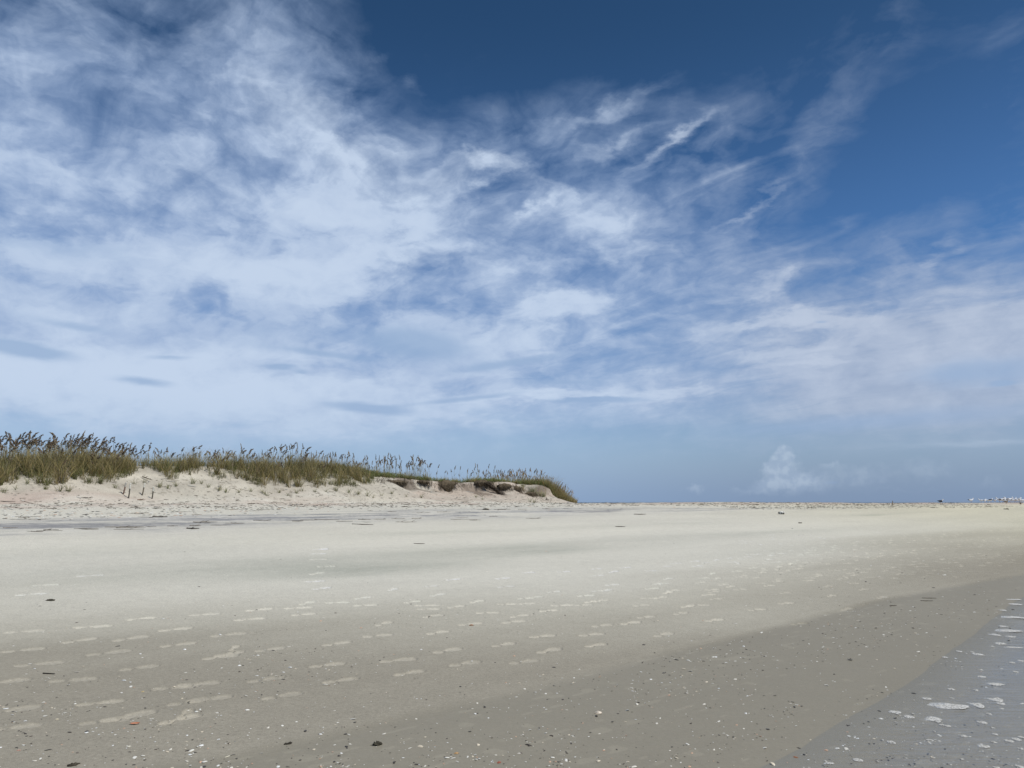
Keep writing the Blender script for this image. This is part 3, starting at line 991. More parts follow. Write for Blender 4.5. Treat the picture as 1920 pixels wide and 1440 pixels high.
# ------------------------------------------------------------------ sea oats
def oat_arrays(kind, seed):
    """stalk and seed head of one sea oats stem about 1 m tall, base at the origin; the head hangs towards +x"""
    q = np.random.default_rng(seed)
    GS, GH = Geo(), Geo()
    lean = q.uniform(.02, .16) if kind != 'slim' else q.uniform(.0, .08)
    nod = {'nodding': q.uniform(.7, 1.25), 'slim': q.uniform(.1, .55), 'golden': q.uniform(.2, .8)}[kind]
    u = np.linspace(0, 1, 7)[:, None]
    yl = q.normal(0, .04)
    st = np.hstack([lean * u ** 1.6, yl * u, u * .80])
    cst = np.array([.46, .42, .29]) if kind != 'golden' else np.array([.43, .32, .13])
    cst = cst * q.uniform(.8, 1.2)
    tube(GS, st, np.linspace(.0065, .0042, 7), np.tile(cst, (7, 1)) * np.linspace(.7, 1.05, 7)[:, None], 4, False)
    # head axis
    hl = {'nodding': .27, 'slim': .24, 'golden': .23}[kind] * q.uniform(.85, 1.15)
    K = 9
    p = st[-1].copy(); ang = atan(1.6 * lean / .8); axis = [p.copy()]; dirs = []
    for j in range(K):
        ang += nod / K * (0.5 + 1.2 * j / K)
        d = np.array([sin(ang), yl * .3, cos(ang)]); dirs.append(d)
        p = p + d * hl / K; axis.append(p.copy())
    axis = np.array(axis)
    dark = {'nodding': np.array([.125, .090, .062]), 'slim': np.array([.215, .170, .115]), 'golden': np.array([.32, .205, .085])}[kind]
    tube(GH, axis, np.linspace(.004, .002, K + 1), np.tile(dark * 1.4, (K + 1, 1)), 3, False)
    ns = {'nodding': 32, 'slim': 24, 'golden': 22}[kind]
    for j in range(ns):
        t = (j + .3) / ns * K; i = min(int(t), K - 1)
        b = axis[i] + (axis[i + 1] - axis[i]) * (t - i)
        sp = q.normal(0, 1, 3) * .5; d = dirs[i] * .55 + sp * (.55 if kind == 'nodding' else .30) + np.array([.25, 0, -.45 if kind == 'nodding' else -.10])
        d /= np.linalg.norm(d)
        ln = {'nodding': q.uniform(.050, .090), 'slim': q.uniform(.050, .080), 'golden': q.uniform(.045, .075)}[kind] * (1 - .35 * j / ns)
        w = ln * .30
        sd_ = np.cross(d, q.normal(0, 1, 3)); sd_ /= np.linalg.norm(sd_) + 1e-9
        nr_ = np.cross(d, sd_)
        a0 = b + d * ln * .15
        v = [a0, a0 + d * ln * .45 + sd_ * w, a0 + d * ln, a0 + d * ln * .45 - sd_ * w, a0 + d * ln * .45 + nr_ * w * .5, a0 + d * ln * .45 - nr_ * w * .5]
        cc = dark * q.uniform(.6, 1.7)
        if q.random() < .28: cc = np.array([.36, .28, .17]) * q.uniform(.7, 1.2)
        GH.add(v, [[0, 1, 4], [1, 2, 4], [2, 3, 4], [3, 0, 4], [1, 0, 5], [2, 1, 5], [3, 2, 5], [0, 3, 5]], cc)
    # leaves on the stem
    k = int(q.integers(2, 5)); hh = q.uniform(.08, .5, k)
    rr = q.random(k)[:, None]
    lc0 = (green0 * 1.3 if kind != 'golden' else gold0) * (.8 + .5 * rr); lc1 = (olive1 if kind != 'golden' else gold1) * (.8 + .6 * rr)
    v, f, c = blades(np.c_[lean * hh ** 1.6, yl * hh, hh], q.random(k) * 2 * pi, q.uniform(.22, .40, k), q.uniform(.25, .6, k), q.uniform(.3, .8, k), np.full(k, .010), lc0, lc1)
    GL = Geo(); GL.add(v, f, c)
    return GS, GH, GL


KINDS_ = {'nodding': [oat_arrays('nodding', 300 + i) for i in range(8)], 'slim': [oat_arrays('slim', 400 + i) for i in range(8)], 'golden': [oat_arrays('golden', 500 + i) for i in range(6)]}
oat_mesh = {k: [(a.mesh('stalk'), b.mesh('seed_head', False), c.mesh('leaves', False)) for a, b, c in v] for k, v in KINDS_.items()}
# height of the tops in the photograph, as metres of stalk over the dune top
_tx = [-260, 0, 60, 130, 200, 240, 290, 340, 400, 450, 500, 545, 580, 640, 700, 760, 800, 850, 880, 910, 950, 1000, 1035, 1060, 1078]
_ty = [806, 806, 806, 810, 818, 826, 833, 834, 838, 835, 835, 830, 842, 846, 850, 852, 862, 870, 870, 871, 880, 888, 900, 912, 930]
TS, TZ = px_on_n(np.array(_tx, float), np.array(_ty, float), N_TOP)
dens_px = [(-260, 26), (0, 34), (130, 34), (235, 26), (262, 13), (330, 16), (480, 17), (620, 18), (700, 18), (780, 14), (810, 6), (872, 3), (885, 8), (905, 5), (940, 15), (985, 34), (1055, 34), (1078, 8)]
DS_ = [S_AT(p) for p, d in dens_px]; DD_ = [d for p, d in dens_px]
oats = []
s0 = S_L0
while s0 < S_END + .6:
    d = (2.3 if s0 > S_1000 - .5 else 1.7) * float(np.interp(s0, DS_, DD_)) * (0.55 + .9 * (0.5 + vnoise(np.array(s0 * 1.1), np.array(3.3), 231)))
    s0 += rng.exponential(1 / max(d, .5))
    nf = float(n_front(s0))
    lo = nf + .5 if s0 < S_640 else N_TOP - 1.4
    if s0 > S_930: lo = nf + .3
    n0 = lo + rng.random() ** .75 * (N_TOP + 2.2 - lo)
    oats.append((s0, n0))
oats = np.array([q for q in oats if q[0] * N_TOP / q[1] < S_END - .1])
ox, oy = to_xy(oats[:, 0], oats[:, 1]); oz = ground(ox, oy)
tops = np.interp(oats[:, 0], TS, TZ)
need = np.maximum(tops - np.interp(oats[:, 0], DUNE_S, DUNE_Z), .45)
hgt = need * np.clip(rng.normal(.74, .18, len(oats)), .36, 1.0) * np.where(rng.random(len(oats)) < .10, 1.06, 1)
hgt = hgt * np.where(oats[:, 0] > S_1000 - 1.0, 1.30, 1.0)
kinds = []
for (s0, n0) in oats:
    if s0 > S_1000 - 1: kinds.append('golden' if rng.random() < .7 else 'slim')
    elif s0 > S_AT(560.): kinds.append('slim' if rng.random() < .85 else 'nodding')
    elif s0 > S_300: kinds.append('nodding' if rng.random() < .55 else 'slim')
    else: kinds.append('nodding' if rng.random() < .88 else 'slim')
dist = np.hypot(ox, oy)
paz = np.degrees(np.arctan2(ox, oy))
inview = (paz > -33.3) & (paz < 33)
score = np.where(inview, hgt / dist, 0) * np.where(oats[:, 1] < N_TOP + 1.5, 1.0, .8)
pick = set(np.argsort(-score)[:300].tolist())
rest = Geo()
ZONES = [(S_240, 'tall sea oats with heavy dark nodding seed head in the dense stand at the left', 'sea oats in the dense left stand'),
         (S_640, 'sea oats with brown seed head on the dune right of the four stakes', 'sea oats on the middle of the dune'),
         (S_930, 'slim pale sea oats stem rising above the cut face of the dune', 'sea oats above the cut dune face'),
         (1e9, 'short golden sea oats in the packed stand at the right tip of the dune', 'sea oats at the dune tip')]
for i, (s0, n0) in enumerate(oats):
    kd = kinds[i]; v = int(rng.integers(0, len(KINDS_[kd])))
    rz = radians(rng.normal(-8, 32)) if kd == 'nodding' else rng.random() * 2 * pi
    if kd == 'nodding' and rng.random() < .18: rz += pi
    H = float(hgt[i]) / .98
    if i in pick:
        root = link('sea_oats', None, loc=(ox[i], oy[i], oz[i] - .02))
        root.empty_display_size = .1
        root.rotation_euler = (radians(rng.normal(0, 4)), radians(rng.normal(2, 4)), rz)
        wd = .75 + .25 * H
        root.scale = (wd, wd, H)
        for nm, mshh, mt in zip(('stalk', 'seed_head', 'leaves'), oat_mesh[kd][v], (m_plant, m_seed, m_plant)):
            link(nm, mshh, mt, root)
        for lim, lab, grp in ZONES:
            if s0 < lim: break
        tag(root, lab, 'sea oats', grp)
    else:
        cz, sz = cos(rz), sin(rz); wd = .75 + .25 * H
        for g in KINDS_[kd][v]:
            V_, F_, C_ = g.arrays()
            V2 = np.c_[(V_[:, 0] * cz - V_[:, 1] * sz) * wd + ox[i], (V_[:, 0] * sz + V_[:, 1] * cz) * wd + oy[i], V_[:, 2] * H + oz[i] - .02]
            rest.add(V2, F_, C_)
if rest.v:
    o = link('sea_oats_mass', rest.mesh('sea_oats_mass', False), m_seed)
    tag(o, 'further sea oats stems standing behind and between the nearer ones', 'sea oats', kind='stuff')
print('oats', len(oats))


# ------------------------------------------------------------------ hanging turf and roots in the cut dune face
def lump(rx, ry, rz, seed, c, rough=.25, nu=26, nv=14, freq=3.0):
    G = Geo()
    th = np.linspace(0, 2 * pi, nu + 1)[:-1]; ph = np.linspace(0, pi, nv)
    PH, TH = np.meshgrid(ph, th, indexing='ij')
    x, y, z = np.sin(PH) * np.cos(TH), np.sin(PH) * np.sin(TH), np.cos(PH)
    n = 1 + rough * (fbm(x * freq + z * 2.1, y * freq + z * 1.3, 3, seed) + .6 * fbm(z * freq + 5, x * freq - y, 3, seed + 5)) * 1.6
    V = np.stack([x * n * rx, y * n * ry, z * n * rz], -1).reshape(-1, 3)
    i = np.arange(nu * nv).reshape(nv, nu)
    f = np.stack([i[:-1], i[1:], np.roll(i[1:], -1, 1), np.roll(i[:-1], -1, 1)], -1).reshape(-1, 4)
    cc = np.asarray(c, float) * (.7 + .6 * (fbm(x * 6, y * 6 + z * 4, 2, seed + 9).ravel()[:, None] + .5))
    G.add(V, f, cc)
    return G


def root_clump(px, py, w, h, seed, label, trail=None):
    x, y, z = unproject([px], [py])
    x, y, z = float(x[0]), float(y[0]), float(z[0])
    root = link('turf_clump', None, loc=(x, y, z + .02))
    root.rotation_euler.z = HEAD
    body = lump(w * .5, .22, h * .5, seed, (.115, .092, .062), .35)
    b = link('soil', body.mesh('soil'), m_soil, root)
    q = np.random.default_rng(seed)
    G = Geo()
    for k in range(int(90 * w) + 25):
        u = q.uniform(-.5, .5) * w
        p0 = np.array([u, q.uniform(-.30, .02), q.uniform(-.1, .5) * h])
        d = np.array([q.normal(0, .35), -abs(q.normal(.5, .4)), -q.uniform(.2, 1.2)]); ln = q.uniform(.12, .42) * (h / .4) ** .5
        d = d / np.linalg.norm(d)
        t = np.linspace(0, 1, 5)[:, None]
        pts = p0 + d * ln * t + np.array([0, 0, -.10]) * t ** 2 + q.normal(0, .012, (5, 3)) * t
        tube(G, pts, np.linspace(.007, .003, 5), np.array([.15, .118, .08]) * q.uniform(.4, 1.5), 3, False)
    if trail:
        for k in range(26):
            j = q.normal(0, .05, 3)
            t = np.linspace(0, 1, 9)[:, None]
            pts = np.array([trail[0] * t[:, 0], -.30 - trail[2] * t[:, 0], trail[1] * t[:, 0] * (1 - .12 * t[:, 0])]).T + j + q.normal(0, .02, (9, 3))
            tube(G, pts, np.linspace(.013, .005, 9), np.array([.075, .056, .038]) * q.uniform(.5, 1.4), 4, False)
    link('roots', G.mesh('roots', False), m_plant, root)
    tag(root, label, 'turf clump', 'root clumps hanging in the cut dune face')


root_clump(838, 914, 1.15, .50, 601, 'largest dark clump of turf and roots slumped in the middle of the cut dune face')
root_clump(738, 905, 1.25, .20, 602, 'leftmost thin dark shelf of roots under the grass edge of the cut dune face')
root_clump(905, 908, .9, .30, 603, 'dark root clump with one long root trailing down the pinkish sand', trail=(.75, -.75, .55))
root_clump(946, 913, .9, .28, 604, 'ragged root clump just right of the long trailing root')
root_clump(968, 919, .5, .34, 605, 'short tuft of dark hanging roots between two ragged clumps')
root_clump(996, 929, .75, .32, 606, 'rightmost root clump, sagging at the foot of the golden stand')
root_clump(792, 906, .7, .14, 607, 'small flat root shelf left of the largest slumped clump')


# ragged fringe of roots along the whole lip of the cut
lp = np.r_[np.linspace(705, 1030, 260)] + rng.normal(0, 2, 260)
ly_ = np.interp(lp, [700, 760, 830, 870, 930, 975, 1030], [899, 902, 909, 908, 909, 918, 936]) + rng.uniform(-2, 7, 260)
x, y, z = unproject(lp, ly_)
Gq = Geo()
for i in range(260):
    if rng.random() < .35 - .6 * float(vnoise(np.array(lp[i] / 22.), np.array(.5), 261)): continue
    for k in range(3):
        p0 = np.array([x[i], y[i], z[i] + rng.uniform(.0, .12)]) + rng.normal(0, .05, 3)
        d = np.array([rng.normal(.1, .35), -abs(rng.normal(.5, .25)), -rng.uniform(.15, .9)]); L_ = rng.uniform(.10, .34)
        t = np.linspace(0, 1, 4)[:, None]
        tube(Gq, p0 + d * L_ * t + rng.normal(0, .012, (4, 3)) * t, np.linspace(.009, .003, 4), np.array([.14, .108, .074]) * rng.uniform(.4, 1.5), 3, False)
o = link('root_fringe', Gq.mesh('root_fringe', False), m_plant)
tag(o, 'ragged fringe of thin dead roots along the lip of the cut dune face', 'roots', kind='stuff')

# ------------------------------------------------------------------ stakes, branches, twigs
def stake(px, py, h, tilt, yaw, rad, c, topc, label):
    x, y, z = unproject([px], [py])
    root = link('stake', None, loc=(float(x[0]), float(y[0]), float(z[0])))
    G = Geo()
    hb = h * .66
    tube(G, [(0, 0, -.15), (0, 0, 0), (.004, .002, hb * .5), (0, 0, hb)], [rad, rad, rad * .94, rad], np.array([c] * 4) * np.array([[.7], [.8], [1], [1.05]]), 7)
    link('post', G.mesh('post', False), m_wood, root)
    G = Geo()
    tube(G, [(0, 0, hb - .01), (0, 0, hb), (0, 0, h - .012), (0, 0, h)], [rad * 1.08, rad * 1.12, rad * 1.1, rad * .7], topc, 7)
    link('painted_top', G.mesh('painted_top', False), m_wood, root)
    root.rotation_euler = (radians(4), radians(tilt), yaw)
    tag(root, label, 'stake', 'wooden stakes at the foot of the dune')


stake(231, 927, .40, 12, 0, .026, (.24, .165, .13), (.50, .47, .41), 'leftmost of four stakes, reddish brown and leaning right, in front of the dense grass')
stake(241, 934, .48, 4, .3, .022, (.115, .105, .085), (.68, .66, .58), 'upright dark stake with pale top, second from the left of four')
stake(266.5, 929, .42, 7, .6, .023, (.17, .145, .11), (.66, .64, .55), 'stake with pale top directly above the brown dead plant')
stake(285, 935.5, .40, 5, .2, .021, (.090, .082, .065), (.60, .60, .52), 'rightmost of four stakes, the darkest one')


def stick(name, x, y, z, ln, yaw, rad, c, seed, label, cat, group=None, forks=0, lift=0.0, rise=.0):
    q = np.random.default_rng(seed)
    G = Geo()
    t = np.linspace(-.5, .5, 9)
    wob = np.cumsum(q.normal(0, .018, 9)) * ln
    pts = np.c_[t * ln, wob - wob.mean(), rad * .7 + np.abs(q.normal(0, .012, 9)) * ln * .4 + lift + rise * (t + .5)]
    tube(G, pts, rad * np.linspace(1.1, .45, 9) * q.uniform(.85, 1.15, 9), np.array(c) * q.uniform(.75, 1.25, (9, 1)), 6)
    for k in range(forks):
        i = int(q.integers(2, 7)); sgn = 1 if k % 2 else -1
        fl = ln * q.uniform(.18, .4)
        tt = np.linspace(0, 1, 5)[:, None]
        fp = pts[i] + tt * fl * np.array([[q.uniform(.5, .9), sgn * q.uniform(.3, .8), q.uniform(.02, .45)]])
        tube(G, fp, rad * np.linspace(.6, .25, 5), np.array(c) * q.uniform(.7, 1.2), 5)
    me = G.mesh(name)
    o = link(name, me, m_wood, loc=(float(x), float(y), float(z)))
    o.rotation_euler.z = yaw
    return tag(o, label, cat, group)


def stick_px(name, px, py, lpx, yaw_off, rad, c, seed, label, cat, **kw):
    x, y, z = unproject([px], [py])
    ln = lpx / F_PX * float(y[0])
    return stick(name, x[0], y[0], z[0], ln, radians(yaw_off), rad, c, seed, label, cat, **kw)


DK = (.085, .072, .056)
stick_px('driftwood_branch', 276, 901, 24, -20, .020, (.10, .08, .06), 701, 'dark forked branch lying on the sandy gap above the stakes', 'branch', forks=2, rise=-.12, lift=.12)
stick_px('driftwood_branch', 158, 934, 30, 10, .014, DK, 702, 'thin forked branch on the pale slope left of the stakes', 'branch', forks=4)
stick_px('driftwood_branch', 10, 941, 36, 2, .014, DK, 703, 'straight dark stick at the far left on the grey upper sand', 'branch')
stick_px('driftwood_branch', 300, 970, 26, 3, .018, DK, 704, 'long dark stick in the wrack line below the rightmost stake', 'branch', forks=1)
stick_px('driftwood_branch', 362, 992, 24, -6, .020, (.10, .09, .075), 705, 'knotty driftwood piece at the lower edge of the grey streak', 'branch', forks=3)
stick_px('driftwood_branch', 786, 1020, 20, -3, .010, DK, 706, 'lone twig lying on smooth sand in the middle of the beach', 'branch', forks=1)
stick_px('driftwood_branch', 1163, 988, 18, -4, .015, DK, 707, 'short stick with a thick dark end on the pale middle beach', 'branch', forks=1)
stick_px('driftwood_branch', 1200, 965, 22, 2, .018, DK, 708, 'dark stick with a knob near the crest, right of the dune', 'branch', forks=1)
stick_px('driftwood_branch', 1742, 1122, 26, 4, .006, DK, 709, 'thin stem on the wet sand at the shell band on the right', 'branch')
stick_px('driftwood_branch', 1738, 1127, 22, -1, .006, DK, 710, 'thin stem lying just below another on the shell band', 'branch')
stick_px('driftwood_branch', 1675, 1136, 14, 8, .006, DK, 711, 'short dark stem at the left end of the shell band', 'branch')
stick_px('dead_plant', 265, 938, 16, 60, .014, (.16, .095, .055), 712, 'brown twiggy dead plant at the foot of the stakes', 'plant', forks=7)
stick_px('driftwood_branch', 505, 943, 52, 0, .012, (.15, .10, .075), 713, 'long thin reddish stem along the pink sand below the dune', 'branch')
stick_px('driftwood_branch', 680, 984, 40, -6, .014, DK, 714, 'long thin stick at the right end of the grey streak', 'branch')
stick_px('driftwood_branch', 92, 1362 - 98, 22, 2, .006, (.05, .045, .035), 715, 'black stem on damp sand between the footprints at left', 'branch', forks=1)
N_TW = 60
tpx = rng.uniform(0, 1080, N_TW); side_ = rng.random(N_TW) < .55
for i in range(N_TW):
    cy_ = np.interp(tpx[i], [0, 250, 560, 800, 1080], [985, 979, 967, 966, 958])
    py = cy_ + (rng.uniform(5, 14) if side_[i] else -rng.uniform(8, 18) * (1 if tpx[i] < 560 else .5))
    x, y, z = unproject([tpx[i]], [py])
    stick('twig', x[0], y[0], z[0], rng.uniform(.18, .65), HEAD * rng.uniform(0, .6) + radians(rng.normal(0, 9)), rng.uniform(.005, .010), np.array(DK) * rng.uniform(1.0, 2.6), 800 + i,
          'small dark twig washed up along the grey wrack line below the dune', 'twig', 'twigs in the wrack line', forks=int(rng.integers(0, 3)))

# litter of straw and root bits over the upper beach and dune face
NL = 6500
ls = rng.uniform(S_L0, 60, NL); ln_ = 22.4 + rng.random(NL) * 7.2
ln_ = np.where(ls > S_END, 20 + (ln_ - 22.4) * .75, ln_)
kp = (ln_ < n_front(ls) + .6) & (rng.random(NL) < .35 + .65 * smooth(-.1, .25, fbm(ls * .5, ln_ * 1.2, 3, 241)))
ls, ln_ = ls[kp], ln_[kp]
lx, ly = to_xy(ls, ln_ / np.where(ls > S_END, n_scale(ls), 1)); lz = ground(lx, ly)
GLt = Geo()
for x, y, z in zip(lx, ly, lz):
    L = rng.exponential(.07) + .03; a = rng.normal(.15, .55); rd = rng.uniform(.003, .007)
    t = np.linspace(-.5, .5, 3)[:, None]
    pts = np.array([x, y, z + rd + rng.uniform(0, .02)]) + t * L * np.array([cos(a), sin(a), rng.normal(0, .15)]) + rng.normal(0, .008, (3, 3)) * [1, 1, .3]
    cc = np.array([.12, .098, .072]) * rng.uniform(.5, 1.7)
    if rng.random() < .12: cc = np.array([.62, .60, .55]); rd *= 2
    tube(GLt, pts, [rd, rd * 1.1, rd * .6], cc, 4, False)
o = link('straw_litter', GLt.mesh('straw_litter', False), m_plant)
tag(o, 'scattered bits of dead straw, roots and shell on the upper sand', 'litter', kind='stuff')

# ------------------------------------------------------------------ shells and bits on the sand
def chip(seed, c, dome=.22, el=1.0):
    """broken shell piece about 2 units across: a curved flake with thickness"""
    q = np.random.default_rng(seed); G = Geo()
    k = 9
    th = np.arange(k) / k * 2 * pi + q.normal(0, .12, k)
    R = 1 + q.normal(0, .20, k)
    rim = np.c_[np.cos(th) * R * el, np.sin(th) * R, np.zeros(k)]
    mid = rim * .55 + [0, 0, dome * .75]
    V = np.vstack([rim + [0, 0, -.10], rim, mid, [[0, 0, dome]]])
    f = []
    for i in range(k):
        j = (i + 1) % k
        f += [[i, j, k + j, k + i], [k + i, k + j, 2 * k + j, 2 * k + i], [2 * k + i, 2 * k + j, 3 * k, 3 * k]]
    cc = np.asarray(c) * q.uniform(.8, 1.15, (len(V), 1))
    G.add(V, f, np.clip(cc, 0, 1))
    return G


def clam(seed, c, inner, ribs=11, cup=.42, up=True):
    """half of a bivalve: fan with ribs, hinge at the back; about 2 units wide"""
    q = np.random.default_rng(seed); G = Geo()
    nr_, nt = 9, 34
    rho = np.linspace(0, 1, nr_); th = np.linspace(-1.15, 1.15, nt)
    RH, TH = np.meshgrid(rho, th, indexing='ij')
    rad = RH * (1.35 + .10 * np.cos(TH * 2)) * (1 + .02 * np.cos(TH * ribs * 2.7))
    X = np.sin(TH) * rad; Y = np.cos(TH) * rad - .7
    bow = np.sin(np.clip(RH, 0, 1) * pi * .80 + .25) * (np.cos(TH * 1.05) * .8 + .2)
    Z = cup * bow + .025 * np.cos(TH * ribs * 2.7) * RH
    Z -= Z[-1].min()
    if not up: Z = -Z; Z -= Z.min()
    nn = X.size
    outer = np.stack([X, Y, Z], -1).reshape(-1, 3)
    inn = outer - np.array([0, 0, .07])
    i = np.arange(nn).reshape(nr_, nt)
    f = np.stack([i[:-1, :-1], i[1:, :-1], i[1:, 1:], i[:-1, 1:]], -1).reshape(-1, 4)
    edge_ = np.r_[i[-1], i[:-1, -1][::-1], i[0, ::-1][1:], i[1:-1, 0]]
    fe = np.stack([edge_, np.roll(edge_, -1), np.roll(edge_, -1) + nn, edge_ + nn], -1)
    band = (.82 + .3 * np.cos(RH * 17)).reshape(-1, 1)
    G.add(np.vstack([outer, inn]), np.vstack([f, f[:, ::-1] + nn, fe]), np.vstack([np.clip(np.asarray(c) * band, 0, 1), np.tile(inner, (nn, 1))]))
    return G


def drop(name, G_or_me, mat, px, py, size, yaw, label, cat, group=None, tilt=(0, 0), dz=0.0, sz=None):
    me = G_or_me.mesh(name) if isinstance(G_or_me, Geo) else G_or_me
    x, y, z = unproject([px], [py])
    o = link(name, me, mat, loc=(float(x[0]), float(y[0]), float(z[0]) + dz))
    o.rotation_euler = (tilt[0], tilt[1], yaw)
    o.scale = (size, size, size if sz is None else sz)
    return tag(o, label, cat, group)


CREAM = (.66, .58, .44); WHITE = (.74, .73, .68); BLACK = (.022, .021, .018); ORANGE = (.62, .25, .13); TAN = (.56, .34, .15)
drop('seashell', clam(1, ORANGE, (.72, .45, .33), 9, .40, False), m_shell, 253, 1358, .026, .3, 'orange scalloped seashell lying open on damp sand at lower left', 'shell', dz=.002)
drop('seashell', clam(2, BLACK, (.05, .05, .05), 5, .55), m_shell, 163, 1372, .014, 1.2, 'small round black shell below and left of the orange one', 'shell')
drop('seashell', clam(3, (.80, .70, .56), (.6, .5, .4), 13, .75), m_shell, 1122, 1338, .025, 2.8, 'cream domed cockle shell with shaded underside on wet sand near the middle', 'shell', tilt=(-.35, 0), dz=.004)
drop('seashell', clam(4, (.09, .085, .07), (.72, .70, .64), 12, .60, False), m_shell, 1595, 1238, .026, 2.9, 'dark upturned shell with white inside, alone on the wet sand at right', 'shell', dz=.002)
drop('seashell', clam(5, TAN, (.6, .4, .2), 7, .60), m_shell, 856, 1413, .016, .4, 'round tan shell at the bottom edge, left of the middle', 'shell')
drop('seashell', clam(6, (.40, .13, .075), (.3, .1, .06), 9, .5), m_shell, 936, 1430, .016, 1.0, 'reddish brown shell at the bottom edge beside a black pebble', 'shell')
drop('seashell', clam(7, (.42, .16, .055), (.66, .40, .22), 9, .35), m_shell, 1492, 1420, .0155, 2.2, 'orange brown round shell at the edge of the swash', 'shell')
drop('seashell', clam(8, (.86, .76, .58), (.8, .7, .5), 10, .5), m_shell, 1449, 1434, .017, 5.2, 'pale cream angular shell at the bottom, left of the orange brown one', 'shell', tilt=(0, .4), dz=.004)
drop('seashell', clam(9, (.80, .70, .50), CREAM, 9, .5), m_shell, 107, 1349, .0125, .2, 'cream shell left of a pale footprint at lower left', 'shell')
drop('seashell', clam(10, (.66, .50, .22), CREAM, 9, .4), m_shell, 268, 1297, .013, 1.2, 'yellowish shell right of two white ones among the left footprints', 'shell')
drop('seashell', clam(11, (.84, .82, .74), WHITE, 9, .4), m_shell, 228, 1299, .013, 2.2, 'white shell left of the yellowish one among the left footprints', 'shell')
drop('seashell', clam(12, (.72, .76, .76), WHITE, 9, .4), m_shell, 1348, 1291, .0125, .9, 'bluish white round shell on the wet sand right of the middle', 'shell')
drop('seashell', clam(13, (.62, .34, .25), (.6, .4, .3), 9, .3), m_shell, 35, 1407, .012, .1, 'pinkish shell near the lower left corner', 'shell')
drop('seashell', clam(14, (.36, .20, .11), (.3, .2, .1), 7, .6), m_shell, 884, 1173, .028, .6, 'brown shell beside a footprint on the middle beach', 'shell')
drop('seashell', clam(15, (.84, .83, .78), WHITE, 7, .3), m_shell, 482, 1267, .014, .6, 'white flat shell at left of a pale footprint row', 'shell')
drop('seashell', clam(16, (.85, .83, .78), WHITE, 7, .3), m_shell, 790, 1218, .018, 1.6, 'white shell with a dark chip beside it on the middle sand', 'shell')
drop('seashell', clam(17, (.86, .85, .8), WHITE, 7, .4), m_shell, 1633, 1061, .026, .6, 'bright white shell far off among the right footprints', 'shell')
drop('seashell', clam(18, (.86, .85, .8), WHITE, 7, .4), m_shell, 1827, 1148, .022, .6, 'white shell just above the water edge at right', 'shell')
drop('seashell', clam(19, (.84, .82, .74), WHITE, 7, .4), m_shell, 1771, 1232, .018, .6, 'white shell at the water edge below the bend', 'shell')
drop('seashell', clam(20, (.84, .80, .66), WHITE, 7, .5), m_shell, 242, 1400, .012, .6, 'small cream shell under the orange shell near the bottom', 'shell')
drop('seaweed_clump', lump(1, .8, .55, 41, (.06, .055, .04), .5), m_soil, 706, 1397, .028, .2, 'dark seaweed clump on the wet sand near the bottom', 'seaweed')
drop('seaweed_clump', lump(1, .5, .4, 42, (.05, .045, .035), .5), m_soil, 540, 1395, .022, .6, 'small dark seaweed scrap left of the larger clump', 'seaweed')
drop('seaweed_clump', lump(1.2, .7, .5, 43, (.07, .06, .045), .5), m_soil, 137, 1435, .024, .6, 'dark seaweed scrap at the bottom left edge', 'seaweed')
drop('seaweed_clump', lump(1.2, .7, .5, 44, (.06, .055, .04), .5), m_soil, 95, 1126, .035, .3, 'dark seaweed scrap on pale sand at far left', 'seaweed')
drop('seaweed_clump', lump(1.2, .7, .5, 45, (.06, .055, .04), .5), m_soil, 911, 956, .09, .3, 'dark clod of seaweed below the cut dune face', 'seaweed')
drop('seaweed_clump', lump(1.3, .7, .4, 46, (.06, .055, .04), .5), m_soil, 1500, 981, .06, .3, 'small dark seaweed clod on the right upper beach', 'seaweed')
drop('seaweed_clump', lump(1.3, .7, .4, 47, (.06, .055, .04), .5), m_soil, 1887, 955, .12, .3, 'dark seaweed clod below the flock of gulls', 'seaweed')
# feather on the damp sand
Gf = Geo()
t = np.linspace(0, 1, 9)
for sg in (-1, 1):
    wv_ = .16 * np.sin(np.clip(t * 1.05, 0, 1) * pi) ** .6 * sg
    V_ = np.vstack([np.c_[t * 2 - 1, .12 * t ** 2, .06 + .10 * t], np.c_[t * 2 - 1, .12 * t ** 2 + wv_, .03 + .06 * t]])
    i = np.arange(8)
    Gf.add(V_, np.stack([i, i + 1, i + 10, i + 9], -1), np.where((t > .62)[:, None], [.06, .055, .045], [.70, .66, .52])[np.r_[0:9, 0:9]])
tube(Gf, np.c_[t * 2.2 - 1.2, .12 * t ** 2, .07 + .1 * t], np.linspace(.03, .01, 9), (.72, .68, .55), 5)
drop('feather', Gf, m_shell, 430, 1418, .030, .95, 'pale feather with dark tip on damp sand at the bottom left', 'feather')
# pale rock on the upper beach
x, y, z = unproject([1464], [964])
x, y, z = float(x[0]), float(y[0]), float(z[0])
k_ = y / F_PX
Gr = lump(5.6 * k_, .16, 3.4 * k_, 51, (.70, .69, .64), .30, freq=2.2)
v, f, c = Gr.arrays(); v = v + [1.0 * k_, 0, 2.0 * k_]
pit = smooth(.10, .25, fbm(v[:, 0] * 11, v[:, 2] * 16 + v[:, 1] * 5, 3, 52))[:, None]
c = c * (1 - pit) + np.array([.10, .092, .078]) * pit
left_shade = smooth(-2.2 * k_, -4.2 * k_, v[:, 0])[:, None]
c = c * (1 - .85 * left_shade) + np.array([.06, .055, .048]) * .85 * left_shade  # shade on the left end, painted into the rock colour
G2 = Geo(); G2.add(v, f, c)
o = link('rock', G2.mesh('rock'), m_soil, loc=(x, y, z))
tag(o, 'lumpy white and dark barnacled rock, shade painted on its left end, alone on the right upper beach', 'rock')

